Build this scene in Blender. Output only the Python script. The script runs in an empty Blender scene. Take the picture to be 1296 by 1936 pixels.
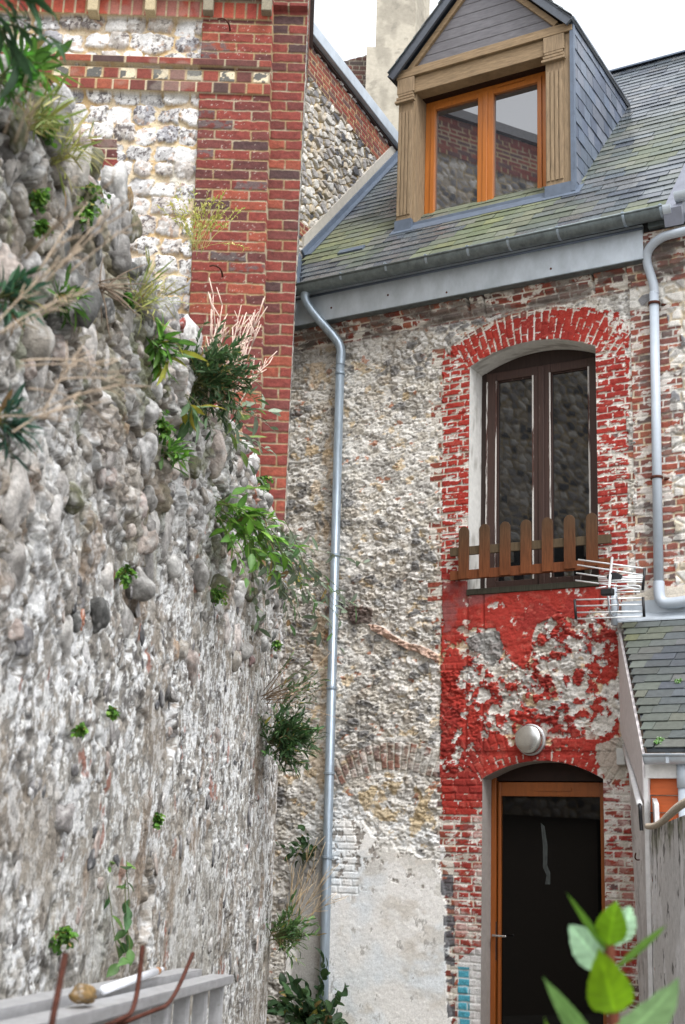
import bpy, bmesh, math, random
import numpy as np
from mathutils import Vector
random.seed(11)
RNG = np.random.default_rng(5)
SC = bpy.context.scene
COLL = SC.collection

# ------------------------------------------------------------------ camera model
FPX = 2500.; PIT = .2522; ROL = .0350; AZ = -1.0397; CX, CY = 648., 968.; EYE = 1.55
_fw = np.array([0, math.cos(PIT), math.sin(PIT)])
_r0 = np.array([1., 0, 0]); _u0 = np.cross(_r0, _fw)
CR = math.cos(ROL)*_r0 + math.sin(ROL)*_u0
CU = -math.sin(ROL)*_r0 + math.cos(ROL)*_u0
CAM = np.array([0, 0, EYE]); ZUP = np.array([0, 0, 1.])
def A3(*p): return np.array(p, float)
def ray(x, y): return _fw + (x-CX)/FPX*CR - (y-CY)/FPX*CU
def atY(x, y, Y):
    d = ray(x, y); return CAM + d*(Y/d[1])
def hit(x, y, P, n):
    d = ray(x, y); return CAM + d*(((P-CAM) @ n)/(d @ n))
# the house front: u along the wall, v up, w out of the wall
EX = -np.array([math.sin(AZ), math.cos(AZ), 0]); EN = np.array([EX[1], -EX[0], 0])
_P0 = atY(1040, 1506, 11.3)
ORG = hit(556, 1612, _P0, EN); ORG[2] = 0
def H(u, v, w=0.): return ORG + EX*u + EN*w + ZUP*v
def HA(u, v, w): return ORG + u[..., None]*EX + w[..., None]*EN + v[..., None]*ZUP
def fac(x, y, w=0.):
    P = hit(x, y, ORG+EN*w, EN); return np.array([(P-ORG) @ EX, P[2]])
# the left garden wall: s along it away from the viewer, t up, n out of its face
_d = ray(865, 1620); _a = math.atan2(_d[0], _d[1])
LD = np.array([math.sin(_a), math.cos(_a), 0]); LN = np.array([math.cos(_a), -math.sin(_a), 0])
LW = 1.1243
def LWP(s, t, n=0.): return A3(0, 0, 0) + LD*s - LN*LW + LN*n + ZUP*t
def onwall(x, y, n=0.):
    P = hit(x, y, A3(0, 0, EYE) - LN*(LW-n), LN); return P
def lat(x, y, off):
    return hit(x, y, A3(0, 0, EYE) - LN*off, LN)

# ------------------------------------------------------------------ numpy noise
def _hash(ix, iy, seed):
    ix = ix.astype(np.int64).astype(np.uint32); iy = iy.astype(np.int64).astype(np.uint32)
    h = ix*np.uint32(374761393) + iy*np.uint32(668265263) + np.uint32((seed*2246822519) & 0xffffffff)
    h = (h ^ (h >> np.uint32(13)))*np.uint32(1274126177)
    h = (h ^ (h >> np.uint32(16)))*np.uint32(2654435761)
    h = h ^ (h >> np.uint32(15))
    return (h & np.uint32(0xffffff)).astype(np.float32)/np.float32(0xffffff)
def vn(x, y, seed=0):
    x = np.asarray(x, np.float64); y = np.asarray(y, np.float64)
    ix = np.floor(x); iy = np.floor(y); fx = x-ix; fy = y-iy
    fx = fx*fx*fx*(fx*(fx*6-15)+10); fy = fy*fy*fy*(fy*(fy*6-15)+10)
    a = _hash(ix, iy, seed); b = _hash(ix+1, iy, seed); c = _hash(ix, iy+1, seed); d = _hash(ix+1, iy+1, seed)
    return (a*(1-fx)+b*fx)*(1-fy) + (c*(1-fx)+d*fx)*fy
def fbm(x, y, seed=0, o=4, g=.55):
    s = 0; a = 1.; t = 0
    for k in range(o):
        ca, sa = math.cos(k*1.3+.4), math.sin(k*1.3+.4)
        s = s + a*vn((x*ca-y*sa)*2.03**k+k*17.3, (x*sa+y*ca)*2.03**k+k*9.1, seed+k*31); t += a; a *= g
    return s/t
def rank(n):
    q = np.sort(n.ravel()[::max(1, n.size//20000)])
    return np.interp(n, q, np.linspace(0, 1, len(q)))
def rfbm(x, y, seed=0, o=4, g=.55): return rank(fbm(x, y, seed, o, g))
def worley(x, y, seed=0, jit=.85):
    ix = np.floor(x); iy = np.floor(y)
    f1 = np.full(np.shape(x), 9.); f2 = f1.copy(); a = np.zeros(np.shape(x)); b = a.copy()
    for dx in (-1, 0, 1):
        for dy in (-1, 0, 1):
            jx = ix+dx; jy = iy+dy
            px = jx+.5+(_hash(jx, jy, seed)-.5)*jit; py = jy+.5+(_hash(jx, jy, seed+7)-.5)*jit
            d = np.hypot(x-px, y-py); near = d < f1
            f2 = np.where(near, f1, np.minimum(f2, d))
            a = np.where(near, _hash(jx, jy, seed+13), a); b = np.where(near, _hash(jx, jy, seed+19), b)
            f1 = np.where(near, d, f1)
    return f1, f2, a, b
def ss(a, b, x):
    t = np.clip((x-a)/(b-a), 0, 1); return t*t*(3-2*t)
def mixc(c, d, m): return c + (np.asarray(d, float)-c)*np.asarray(m)[..., None]
def full(shape, c): return np.broadcast_to(np.asarray(c, float), shape+(3,)).copy()
def palette(r, cols):
    cols = np.array(cols, float); return cols[np.clip((r*len(cols)).astype(int), 0, len(cols)-1)]
def inpoly(U, V, pts):
    m = np.zeros(U.shape, bool); n = len(pts)
    for i in range(n):
        x0, y0 = pts[i]; x1, y1 = pts[(i+1) % n]
        c = (y0 > V) != (y1 > V)
        with np.errstate(divide='ignore', invalid='ignore'):
            xi = (x1-x0)*(V-y0)/(y1-y0+1e-12)+x0
        m ^= c & (U < xi)
    return m
def bricks(U, V, ch, bl, joint, seed=0, warp=.004, wsc=22., run=False):
    """Flemish-like bond. Returns face (1 on a brick, 0 in the joint), two random numbers per brick, row."""
    U = U + warp*2*(fbm(U*wsc, V*wsc, seed+3, 2)-.5); V = V + warp*2*(fbm(U*wsc, V*wsc, seed+5, 2)-.5)
    row = np.floor(V/ch); fv = (V/ch-row)*ch
    per = bl*1.5
    off = np.where(np.mod(row, 2) == 0, 0., per*.5)+(_hash(row, row*0, seed)-.5)*.05
    if run: per = bl; off = np.where(np.mod(row, 2) == 0, 0., bl*.5)
    x = (U+off)/per; k = np.floor(x); fx = (x-k)*per
    st = (fx < bl) | run
    du = np.where(st, np.minimum(fx, bl-fx), np.minimum(fx-bl, per-fx)); dv = np.minimum(fv, ch-fv)
    idx = k*2+np.where(st, 0, 1)
    d = np.minimum(du, dv) - joint*.5
    r1 = _hash(idx, row, seed+1); r2 = _hash(idx, row, seed+2)
    face = ss(-.0015, .004, d)
    return face, r1, r2, d

# ------------------------------------------------------------------ mesh building
def linkobj(name, me, parent=None, loc=None):
    o = bpy.data.objects.new(name, me); COLL.objects.link(o)
    if parent is not None: o.parent = parent
    return o
def worldloc(o):
    l = np.zeros(3)
    while o is not None:
        l = l + np.array(o.location); o = o.parent
    return l
def make_mesh(name, V, F, mat, parent=None, col=None, smooth=False, bevel=0., base=None):
    V = np.asarray(V, float)
    if parent is not None: off = worldloc(parent)
    elif base is not None: off = np.asarray(base, float)
    else: off = np.array([V[:, 0].mean(), V[:, 1].mean(), V[:, 2].min()])
    V = V-off
    me = bpy.data.meshes.new(name)
    if isinstance(F, np.ndarray):
        n, k = F.shape
        me.vertices.add(len(V)); me.vertices.foreach_set('co', V.astype(np.float32).ravel())
        me.loops.add(n*k); me.loops.foreach_set('vertex_index', F.astype(np.int32).ravel())
        me.polygons.add(n); me.polygons.foreach_set('loop_start', (np.arange(n)*k).astype(np.int32))
        me.update(calc_edges=True)
    else:
        me.from_pydata(V.tolist(), [], F)
    if col is not None:
        c = np.ones((len(V), 4), np.float32); c[:, :3] = np.clip(np.asarray(col), 0, 1)
        at = me.color_attributes.new('Col', 'FLOAT_COLOR', 'POINT'); at.data.foreach_set('color', c.ravel())
    me.polygons.foreach_set('use_smooth', [smooth]*len(me.polygons))
    if mat is not None: me.materials.append(mat)
    me.validate(); me.update()
    o = linkobj(name, me, parent)
    if parent is None: o.location = off
    if bevel > 0:
        b = o.modifiers.new('bevel', 'BEVEL'); b.width = bevel; b.segments = 2; b.limit_method = 'ANGLE'; b.angle_limit = math.radians(50)
    return o
def make_grid(name, P, C, mat, parent=None, keep=None, base=None, flip=False):
    R, W = P.shape[:2]
    idx = np.arange(R*W).reshape(R, W)
    q = np.stack([idx[:-1, :-1], idx[:-1, 1:], idx[1:, 1:], idx[1:, :-1]], -1)
    if flip: q = q[..., ::-1]
    if keep is not None: q = q[keep]
    q = q.reshape(-1, 4)
    used = np.unique(q); mp = np.zeros(R*W, np.int64); mp[used] = np.arange(len(used))
    return make_mesh(name, P.reshape(-1, 3)[used], mp[q], mat, parent, C.reshape(-1, 3)[used], True, base=base)

_bm = bmesh.new(); bmesh.ops.create_icosphere(_bm, subdivisions=3, radius=1.)
ICO_V = np.array([v.co[:] for v in _bm.verts]); ICO_F = [[v.index for v in f.verts] for f in _bm.faces]; _bm.free()
_bm = bmesh.new(); bmesh.ops.create_icosphere(_bm, subdivisions=2, radius=1.)
ICO2_V = np.array([v.co[:] for v in _bm.verts]); ICO2_F = [[v.index for v in f.verts] for f in _bm.faces]; _bm.free()

def norm(v):
    v = np.asarray(v, float); return v/max(1e-9, np.linalg.norm(v))
def perp(d):
    d = norm(d); a = A3(0, 0, 1) if abs(d[2]) < .9 else A3(1, 0, 0)
    x = norm(np.cross(d, a)); return x, np.cross(d, x)
class MB:
    def __init__(s): s.v = []; s.f = []; s.c = []; s.n = 0
    def add(s, V, F, c=(.5, .5, .5)):
        V = np.asarray(V, float); b = s.n
        s.v.append(V); s.n += len(V)
        c = np.asarray(c, float)
        s.c.append(np.broadcast_to(c, (len(V), 3)) if c.ndim == 1 else c)
        s.f += [[i+b for i in f] for f in F]
    def box(s, o, a, b, c, col=(.5, .5, .5)):
        o, a, b, c = (np.asarray(k, float) for k in (o, a, b, c))
        if np.dot(np.cross(a, b), c) < 0: a, b = b, a
        V = [o, o+a, o+a+b, o+b, o+c, o+a+c, o+a+b+c, o+b+c]
        s.add(V, [[3, 2, 1, 0], [4, 5, 6, 7], [0, 1, 5, 4], [1, 2, 6, 5], [2, 3, 7, 6], [3, 0, 4, 7]], col)
    def uv(s, u0, u1, v0, v1, w0, w1, col=(.5, .5, .5)):
        s.box(H(u0, v0, w0), EX*(u1-u0), ZUP*(v1-v0), EN*(w1-w0), col)
    def prism(s, pts, ext, col=(.5, .5, .5)):
        pts = [np.asarray(p, float) for p in pts]; ext = np.asarray(ext, float); n = len(pts)
        nn = sum((np.cross(pts[i]-pts[0], pts[(i+1) % n]-pts[0]) for i in range(n)), np.zeros(3))
        if np.dot(nn, ext) < 0: pts = pts[::-1]
        V = pts + [p+ext for p in pts]
        F = [list(range(n))[::-1], list(range(n, 2*n))] + [[i, (i+1) % n, (i+1) % n+n, i+n] for i in range(n)]
        s.add(V, F, col)
    def tube(s, pts, r, n=8, col=(.5, .5, .5), cap=True):
        pts = [np.asarray(p, float) for p in pts]; m = len(pts)
        rs = r if hasattr(r, '__len__') else [r]*m
        x = None; V = []
        for i in range(m):
            d = norm(pts[min(i+1, m-1)]-pts[max(i-1, 0)])
            if x is None: x, y = perp(d)
            else:
                x = norm(x-d*np.dot(x, d)); y = np.cross(d, x)
            for k in range(n):
                a = 2*math.pi*k/n; V.append(pts[i]+rs[i]*(x*math.cos(a)+y*math.sin(a)))
        F = [[i*n+k, i*n+(k+1) % n, (i+1)*n+(k+1) % n, (i+1)*n+k] for i in range(m-1) for k in range(n)]
        if cap: F += [list(range(n))[::-1], list(range((m-1)*n, m*n))]
        s.add(V, F, col)
    def lathe(s, P, ax, prof, n=24, col=(.5, .5, .5)):
        x, y = perp(ax); ax = norm(ax); V = []; m = len(prof)
        for (r, h) in prof:
            for k in range(n):
                a = 2*math.pi*k/n; V.append(P+ax*h+r*(x*math.cos(a)+y*math.sin(a)))
        F = [[i*n+k, i*n+(k+1) % n, (i+1)*n+(k+1) % n, (i+1)*n+k] for i in range(m-1) for k in range(n)]
        F += [list(range(n))[::-1], list(range((m-1)*n, m*n))]
        s.add(V, F, col)
    def stone(s, P, ax, seed, col, fine=True, lump=.18):
        """irregular nodule; ax = three scaled axis vectors"""
        V0 = ICO_V if fine else ICO2_V; F0 = ICO_F if fine else ICO2_F
        a = seed*1.7
        d = 1 + lump*(np.sin(V0[:, 0]*2.3+a)*np.cos(V0[:, 1]*2.7+a*2.1)+.6*np.sin(V0[:, 2]*4.1+a*.7+V0[:, 0]*3)) \
            + lump*.45*(fbm(V0[:, 0]*2.5+a, V0[:, 1]*2.5+V0[:, 2]*1.9, seed, 4)-.5)*2 - lump*.5*ss(.1, .45, np.abs(fbm(V0[:, 0]*1.6+a*2, V0[:, 1]*1.6+V0[:, 2]*1.3, seed+2, 2)-.5)*4)
        V = P + (V0*d[:, None]) @ np.array(ax)
        sp = rank(fbm(V0[:, 0]*3+a*3, V0[:, 1]*3+V0[:, 2]*2.2, seed+5, 4))
        c = np.asarray(col)*(.75+.5*fbm(V0[:, 0]*1.3+a, V0[:, 2]*1.3+V0[:, 1], seed+9, 3))[:, None]
        sp2 = rank(fbm(V0[:, 0]*7+a, V0[:, 1]*7+V0[:, 2]*5.2, seed+6, 3)); c = mixc(c, (.10, .09, .08), .75*ss(.84, .95, sp)); c = mixc(c, (.62, .61, .59), .5*ss(.80, .9, sp2)); c = mixc(c, np.asarray(col)*.45, .6*ss(.22, .1, sp2))
        s.add(V, F0, c)
    def build(s, name, mat, parent=None, smooth=False, bevel=0., base=None):
        return make_mesh(name, np.concatenate(s.v), s.f, mat, parent, np.concatenate(s.c), smooth, bevel, base)
def leaf(mb, P, d, up, L, W, col, curl=.25, fold=.25, prof=(.25, .8, 1., .72, 0.), seg=None):
    d = norm(d); sd = np.cross(d, up)
    if np.linalg.norm(sd) < 1e-3: sd = perp(d)[0]
    sd = norm(sd); nn = np.cross(sd, d); m = len(prof); V = []; C = []
    col = np.asarray(col, float)
    for i, w in enumerate(prof):
        t = i/(m-1); c = P + d*L*t*(1-.25*abs(curl)*t) - nn*L*curl*t*t
        ww = max(w, .02)*W*.5
        V += [c - sd*ww + nn*ww*fold, c, c + sd*ww + nn*ww*fold]
        C += [col, col*1.25, col*.92]
    F = []
    for i in range(m-1):
        a = i*3; F += [[a, a+1, a+4, a+3], [a+1, a+2, a+5, a+4]]
    mb.add(V, F, np.array(C))

def tag(o, label, cat, group=None, kind=None):
    if label: o['label'] = label
    if cat: o['category'] = cat
    if group: o['group'] = group
    if kind: o['kind'] = kind
    return o
def thing(name, label, cat, loc, group=None):
    o = bpy.data.objects.new(name, None); COLL.objects.link(o); o.location = tuple(np.asarray(loc, float))
    o.empty_display_size = .2
    return tag(o, label, cat, group)

# ------------------------------------------------------------------ materials
def nt(name):
    m = bpy.data.materials.new(name); m.use_nodes = True; t = m.node_tree
    return m, t, t.nodes['Principled BSDF']
def noise(t, scale, detail=4, rough=.6, vec=None, dist=0.):
    n = t.nodes.new('ShaderNodeTexNoise'); n.inputs['Scale'].default_value = scale; n.inputs['Detail'].default_value = detail
    n.inputs['Roughness'].default_value = rough; n.inputs['Distortion'].default_value = dist
    if vec: t.links.new(vec, n.inputs['Vector'])
    return n.outputs['Fac']
def coords(t, scale=(1, 1, 1)):
    c = t.nodes.new('ShaderNodeTexCoord'); m = t.nodes.new('ShaderNodeMapping'); m.inputs['Scale'].default_value = scale
    t.links.new(c.outputs['Object'], m.inputs['Vector']); return m.outputs['Vector']
def ramp(t, fac, stops):
    r = t.nodes.new('ShaderNodeValToRGB'); e = r.color_ramp.elements
    while len(e) < len(stops): e.new(.5)
    for k, (p, c) in enumerate(stops):
        e[k].position = p; e[k].color = (c, c, c, 1) if not hasattr(c, '__len__') else tuple(c)+(1,)
    t.links.new(fac, r.inputs['Fac']); return r.outputs['Color']
def mulc(t, a, b, fac=1.):
    m = t.nodes.new('ShaderNodeMix'); m.data_type = 'RGBA'; m.blend_type = 'MULTIPLY'; m.inputs['Factor'].default_value = fac
    t.links.new(a, m.inputs[6]); t.links.new(b, m.inputs[7]); return m.outputs[2]
def mixn(t, a, b, fac):
    m = t.nodes.new('ShaderNodeMix'); m.data_type = 'RGBA'
    for k, x in ((6, a), (7, b)):
        if hasattr(x, '__len__'): m.inputs[k].default_value = tuple(x)+(1,)
        else: t.links.new(x, m.inputs[k])
    t.links.new(fac, m.inputs['Factor']); return m.outputs[2]
def bump(t, bs, h, strength, dist):
    b = t.nodes.new('ShaderNodeBump'); b.inputs['Strength'].default_value = strength; b.inputs['Distance'].default_value = dist
    t.links.new(h, b.inputs['Height']); t.links.new(b.outputs['Normal'], bs.inputs['Normal'])
def attr(t):
    a = t.nodes.new('ShaderNodeVertexColor'); a.layer_name = 'Col'; return a.outputs['Color']
def m_attr(name, rough=.9, spec=.3, nscale=60., lo=.75, hi=1.25, bs=.5, bscale=120., bd=.004, vscale=(1, 1, 1), metal=0.):
    m, t, b = nt(name); v = coords(t, vscale)
    c = mulc(t, attr(t), ramp(t, noise(t, nscale, 5, .65, v), [(.25, lo), (.75, hi)]))
    t.links.new(c, b.inputs['Base Color']); b.inputs['Roughness'].default_value = rough; b.inputs['Specular IOR Level'].default_value = spec
    b.inputs['Metallic'].default_value = metal
    bump(t, b, noise(t, bscale, 6, .7, v), bs, bd)
    return m
def m_plain(name, col, rough=.6, spec=.4, metal=0., nscale=20., lo=.85, hi=1.12, bs=.15, bscale=60., vscale=(1, 1, 1), spots=None):
    m, t, b = nt(name); v = coords(t, vscale)
    rgb = t.nodes.new('ShaderNodeRGB'); rgb.outputs[0].default_value = tuple(col)+(1,)
    c = mulc(t, rgb.outputs[0], ramp(t, noise(t, nscale, 5, .65, v), [(.25, lo), (.75, hi)]))
    if spots:
        sc, thr, sw, sc2 = spots
        c = mixn(t, c, sc2, ramp(t, noise(t, sc, 5, .7, v), [(thr, 0.), (min(1, thr+sw), 1.)]))
    t.links.new(c, b.inputs['Base Color']); b.inputs['Roughness'].default_value = rough; b.inputs['Specular IOR Level'].default_value = spec
    b.inputs['Metallic'].default_value = metal
    bump(t, b, noise(t, bscale, 5, .65, v), bs, .003)
    return m
def m_leaf(name, trans=.35, rough=.45):
    m, t, b = nt(name); v = coords(t)
    c = mulc(t, attr(t), ramp(t, noise(t, 40, 3, .6, v), [(.25, .75), (.75, 1.25)]))
    t.links.new(c, b.inputs['Base Color']); b.inputs['Roughness'].default_value = rough; b.inputs['Specular IOR Level'].default_value = .4
    tr = t.nodes.new('ShaderNodeBsdfTranslucent'); t.links.new(c, tr.inputs['Color'])
    mx = t.nodes.new('ShaderNodeMixShader'); mx.inputs[0].default_value = trans
    t.links.new(b.outputs[0], mx.inputs[1]); t.links.new(tr.outputs[0], mx.inputs[2])
    t.links.new(mx.outputs[0], t.nodes['Material Output'].inputs['Surface']); return m
def m_glass(name, col=(.012, .013, .014), ior=1.6, rough=.015):
    m, t, b = nt(name); v = coords(t)
    b.inputs['Base Color'].default_value = tuple(col)+(1,); b.inputs['IOR'].default_value = ior; b.inputs['Roughness'].default_value = rough
    bump(t, b, noise(t, 2.2, 2, .5, v), .02, .01); return m
def m_slate(name, rough):
    m, t, b = nt(name); v = coords(t); a = attr(t)
    c = mulc(t, a, ramp(t, noise(t, 26, 5, .65, v), [(.25, .72), (.75, 1.3)]))
    t.links.new(c, b.inputs['Base Color']); b.inputs['Specular IOR Level'].default_value = .75
    sp = t.nodes.new('ShaderNodeSeparateColor'); t.links.new(a, sp.inputs[0])
    mt = t.nodes.new('ShaderNodeMath'); mt.operation = 'SUBTRACT'; t.links.new(sp.outputs[1], mt.inputs[0]); t.links.new(sp.outputs[2], mt.inputs[1])
    t.links.new(ramp(t, mt.outputs[0], [(.0, rough), (.06, .85)]), b.inputs['Roughness'])
    bump(t, b, noise(t, 50, 6, .7, v), .3, .003); return m
M = dict(
    rubble=m_attr('weathered_masonry', .92, .2, 75, .76, 1.22, .7, 130, .007),
    cobble=m_attr('flint_and_lime', .85, .3, 65, .6, 1.4, .9, 120, .010),
    brick=m_attr('red_brick_and_flint', .85, .3, 80, .74, 1.26, .6, 160, .004),
    slate=m_slate('slate', .23),
    slate_low=m_slate('lean_to_slate', .5),
    slate_dark=m_slate('slate_hung', .45),
    zinc=m_plain('zinc_sheet', (.46, .51, .56), .42, .5, .2, 6, .74, 1.14, .08, 18, (1, 1, .5), (3.5, .60, .15, (.34, .39, .43))),
    zinc_dark=m_plain('weathered_zinc', (.13, .155, .16), .5, .5, .45, 14, .6, 1.5, .1, 40),
    pvc=m_plain('grey_plastic', (.42, .47, .53), .38, .5, 0, 8, .88, 1.06, .03, 20),
    pipe=m_plain('galvanised_pipe', (.30, .36, .42), .38, .5, .5, 12, .7, 1.25, .07, 30, (3, 3, .5), (4, .58, .12, (.20, .245, .285))),
    lead=m_plain('lead_flashing', (.12, .15, .20), .5, .4, .2, 10, .8, 1.2, .12, 30),
    lead_pale=m_plain('pale_lead', (.17, .18, .22), .5, .5, .1, 10, .8, 1.2, .1, 30),
    oak=m_plain('weathered_oak', (.27, .195, .12), .75, .3, 0, 9, .62, 1.3, .3, 50, (6, 6, .7), (5, .6, .2, (.20, .16, .12))),
    oak_h=m_plain('weathered_oak_beam', (.27, .19, .11), .75, .3, 0, 9, .62, 1.3, .3, 50, (.8, .8, 6), (5, .62, .2, (.17, .13, .09))),
    orange=m_plain('varnished_softwood', (.42, .135, .022), .38, .5, 0, 7, .82, 1.15, .08, 40, (5, 5, .5)),
    darkorange=m_plain('stained_door_wood', (.24, .066, .010), .42, .5, 0, 7, .8, 1.15, .08, 40, (5, 5, .5)),
    oldbrown=m_plain('old_brown_paint', (.042, .020, .015), .6, .4, 0, 12, .7, 1.3, .3, 60, (5, 5, .35), (3.4, .63, .06, (.36, .32, .29))),
    frame_shaded=m_plain('shaded_frame_paint', (.026, .015, .012), .65, .3, 0, 12, .7, 1.4, .3, 60, (5, 5, .35), (3.6, .66, .08, (.22, .20, .185))),  # brown frame paint, darkened in colour for the shade of the window recess
    worn=m_plain('flaking_white_paint', (.07, .035, .028), .8, .3, 0, 14, .7, 1.3, .4, 60, (7, 7, .5), (3.2, .44, .06, (.55, .52, .49))),
    headbrown=m_plain('shaded_brown_wood', (.020, .008, .005), .6, .3, 0, 12, .7, 1.3, .2, 60),  # brown wood, with recess shade mixed into its near-black colour
    boards=m_plain('gable_boards', (.15, .145, .155), .7, .3, 0, 9, .75, 1.25, .15, 40, (1, 1, 5)),
    picket=m_attr('stained_picket', .75, .2, 12, .6, 1.4, .3, 50, .003, (6, 6, .6)),
    white=m_attr('whitewash', .8, .3, 18, .85, 1.1, .35, 60, .005),
    concrete=m_attr('stained_concrete', .9, .2, 25, .8, 1.2, .4, 70, .005),
    render=m_attr('cement_render', .92, .2, 20, .86, 1.12, .3, 60, .004),
    siding=m_plain('orange_siding', (.48, .10, .02), .5, .4, 0, 7, .8, 1.15, .12, 40, (.7, .7, 6)),
    rust=m_plain('rusty_iron', (.085, .030, .020), .85, .3, .3, 50, .5, 1.6, .6, 120),
    alu=m_plain('aluminium', (.55, .55, .56), .48, .5, .6, 15, .75, 1.12, .08, 60, (3, 1, 3), (14, .62, .1, (.36, .345, .32))),
    steel=m_plain('polished_steel', (.6, .6, .58), .25, .5, .9, 8, .9, 1.05, .02, 20),
    chrome=m_plain('satin_metal', (.6, .6, .6), .25, .5, 1., 8, .95, 1.05, 0, 20),
    black=m_plain('black_plastic', (.012, .012, .014), .5, .4, 0),
    rod=m_plain('aluminium_rod', (.75, .77, .78), .35, .5, .4, 30, .9, 1.05, 0, 60),
    glass=m_glass('window_glass', (.010, .011, .012), 1.8, .01), glass_dark=m_glass('door_glass', (.003, .003, .003), 1.33, .03),
    glass_up=m_glass('double_glazing', (.035, .038, .045), 3.0, .008),
    leaf=m_leaf('leaf'), leaf_fg=m_leaf('young_leaf', .45, .4),
    stalk=m_attr('dry_stalk', .8, .3, 40, .8, 1.2, .1, 80, .002),
    rope=m_attr('old_rope', .95, .2, 90, .7, 1.3, .5, 200, .003),
    smear=m_plain('paint_smear', (.05, .056, .054), .8, .2, 0, 30, .3, 1.6, .2, 60, (4, 4, .6)),
    tubew=m_attr('white_plastic_tube', .35, .5, 10, .95, 1.05, .02, 20, .001),
)
# ------------------------------------------------------------------ house front wall
def PX(pts, w=0.): return [tuple(fac(x, y, w)) for x, y in pts]
def circ(p, q, r):
    (ax, ay), (bx, by), (cx, cy) = p, q, r
    d = 2*(ax*(by-cy)+bx*(cy-ay)+cx*(ay-by))
    ux = ((ax*ax+ay*ay)*(by-cy)+(bx*bx+by*by)*(cy-ay)+(cx*cx+cy*cy)*(ay-by))/d
    uy = ((ax*ax+ay*ay)*(cx-bx)+(bx*bx+by*by)*(ax-cx)+(cx*cx+cy*cy)*(bx-ax))/d
    return ux, uy, math.hypot(ax-ux, ay-uy)
# openings
WU0, WU1 = fac(887, 900)[0], fac(1130, 880)[0]
WV0 = fac(1010, 1118)[1]; WVS = .5*(fac(888, 692)[1]+fac(1129, 657)[1]); WVC = WVS+.155
DU0, DU1 = fac(912, 1600)[0], fac(1143, 1600)[0]
DV0 = 0.02; DVS = .5*(fac(905, 1471)[1]+fac(1141, 1474)[1]); DVC = DVS+.15
WC = circ((WU0, WVS), ((WU0+WU1)/2, WVC), (WU1, WVS)); DC = circ((DU0, DVS), ((DU0+DU1)/2, DVC), (DU1, DVS))
def arcv(c, u): return c[1]+math.sqrt(max(0, c[2]**2-(u-c[0])**2))
V_TOP = 6.95

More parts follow.
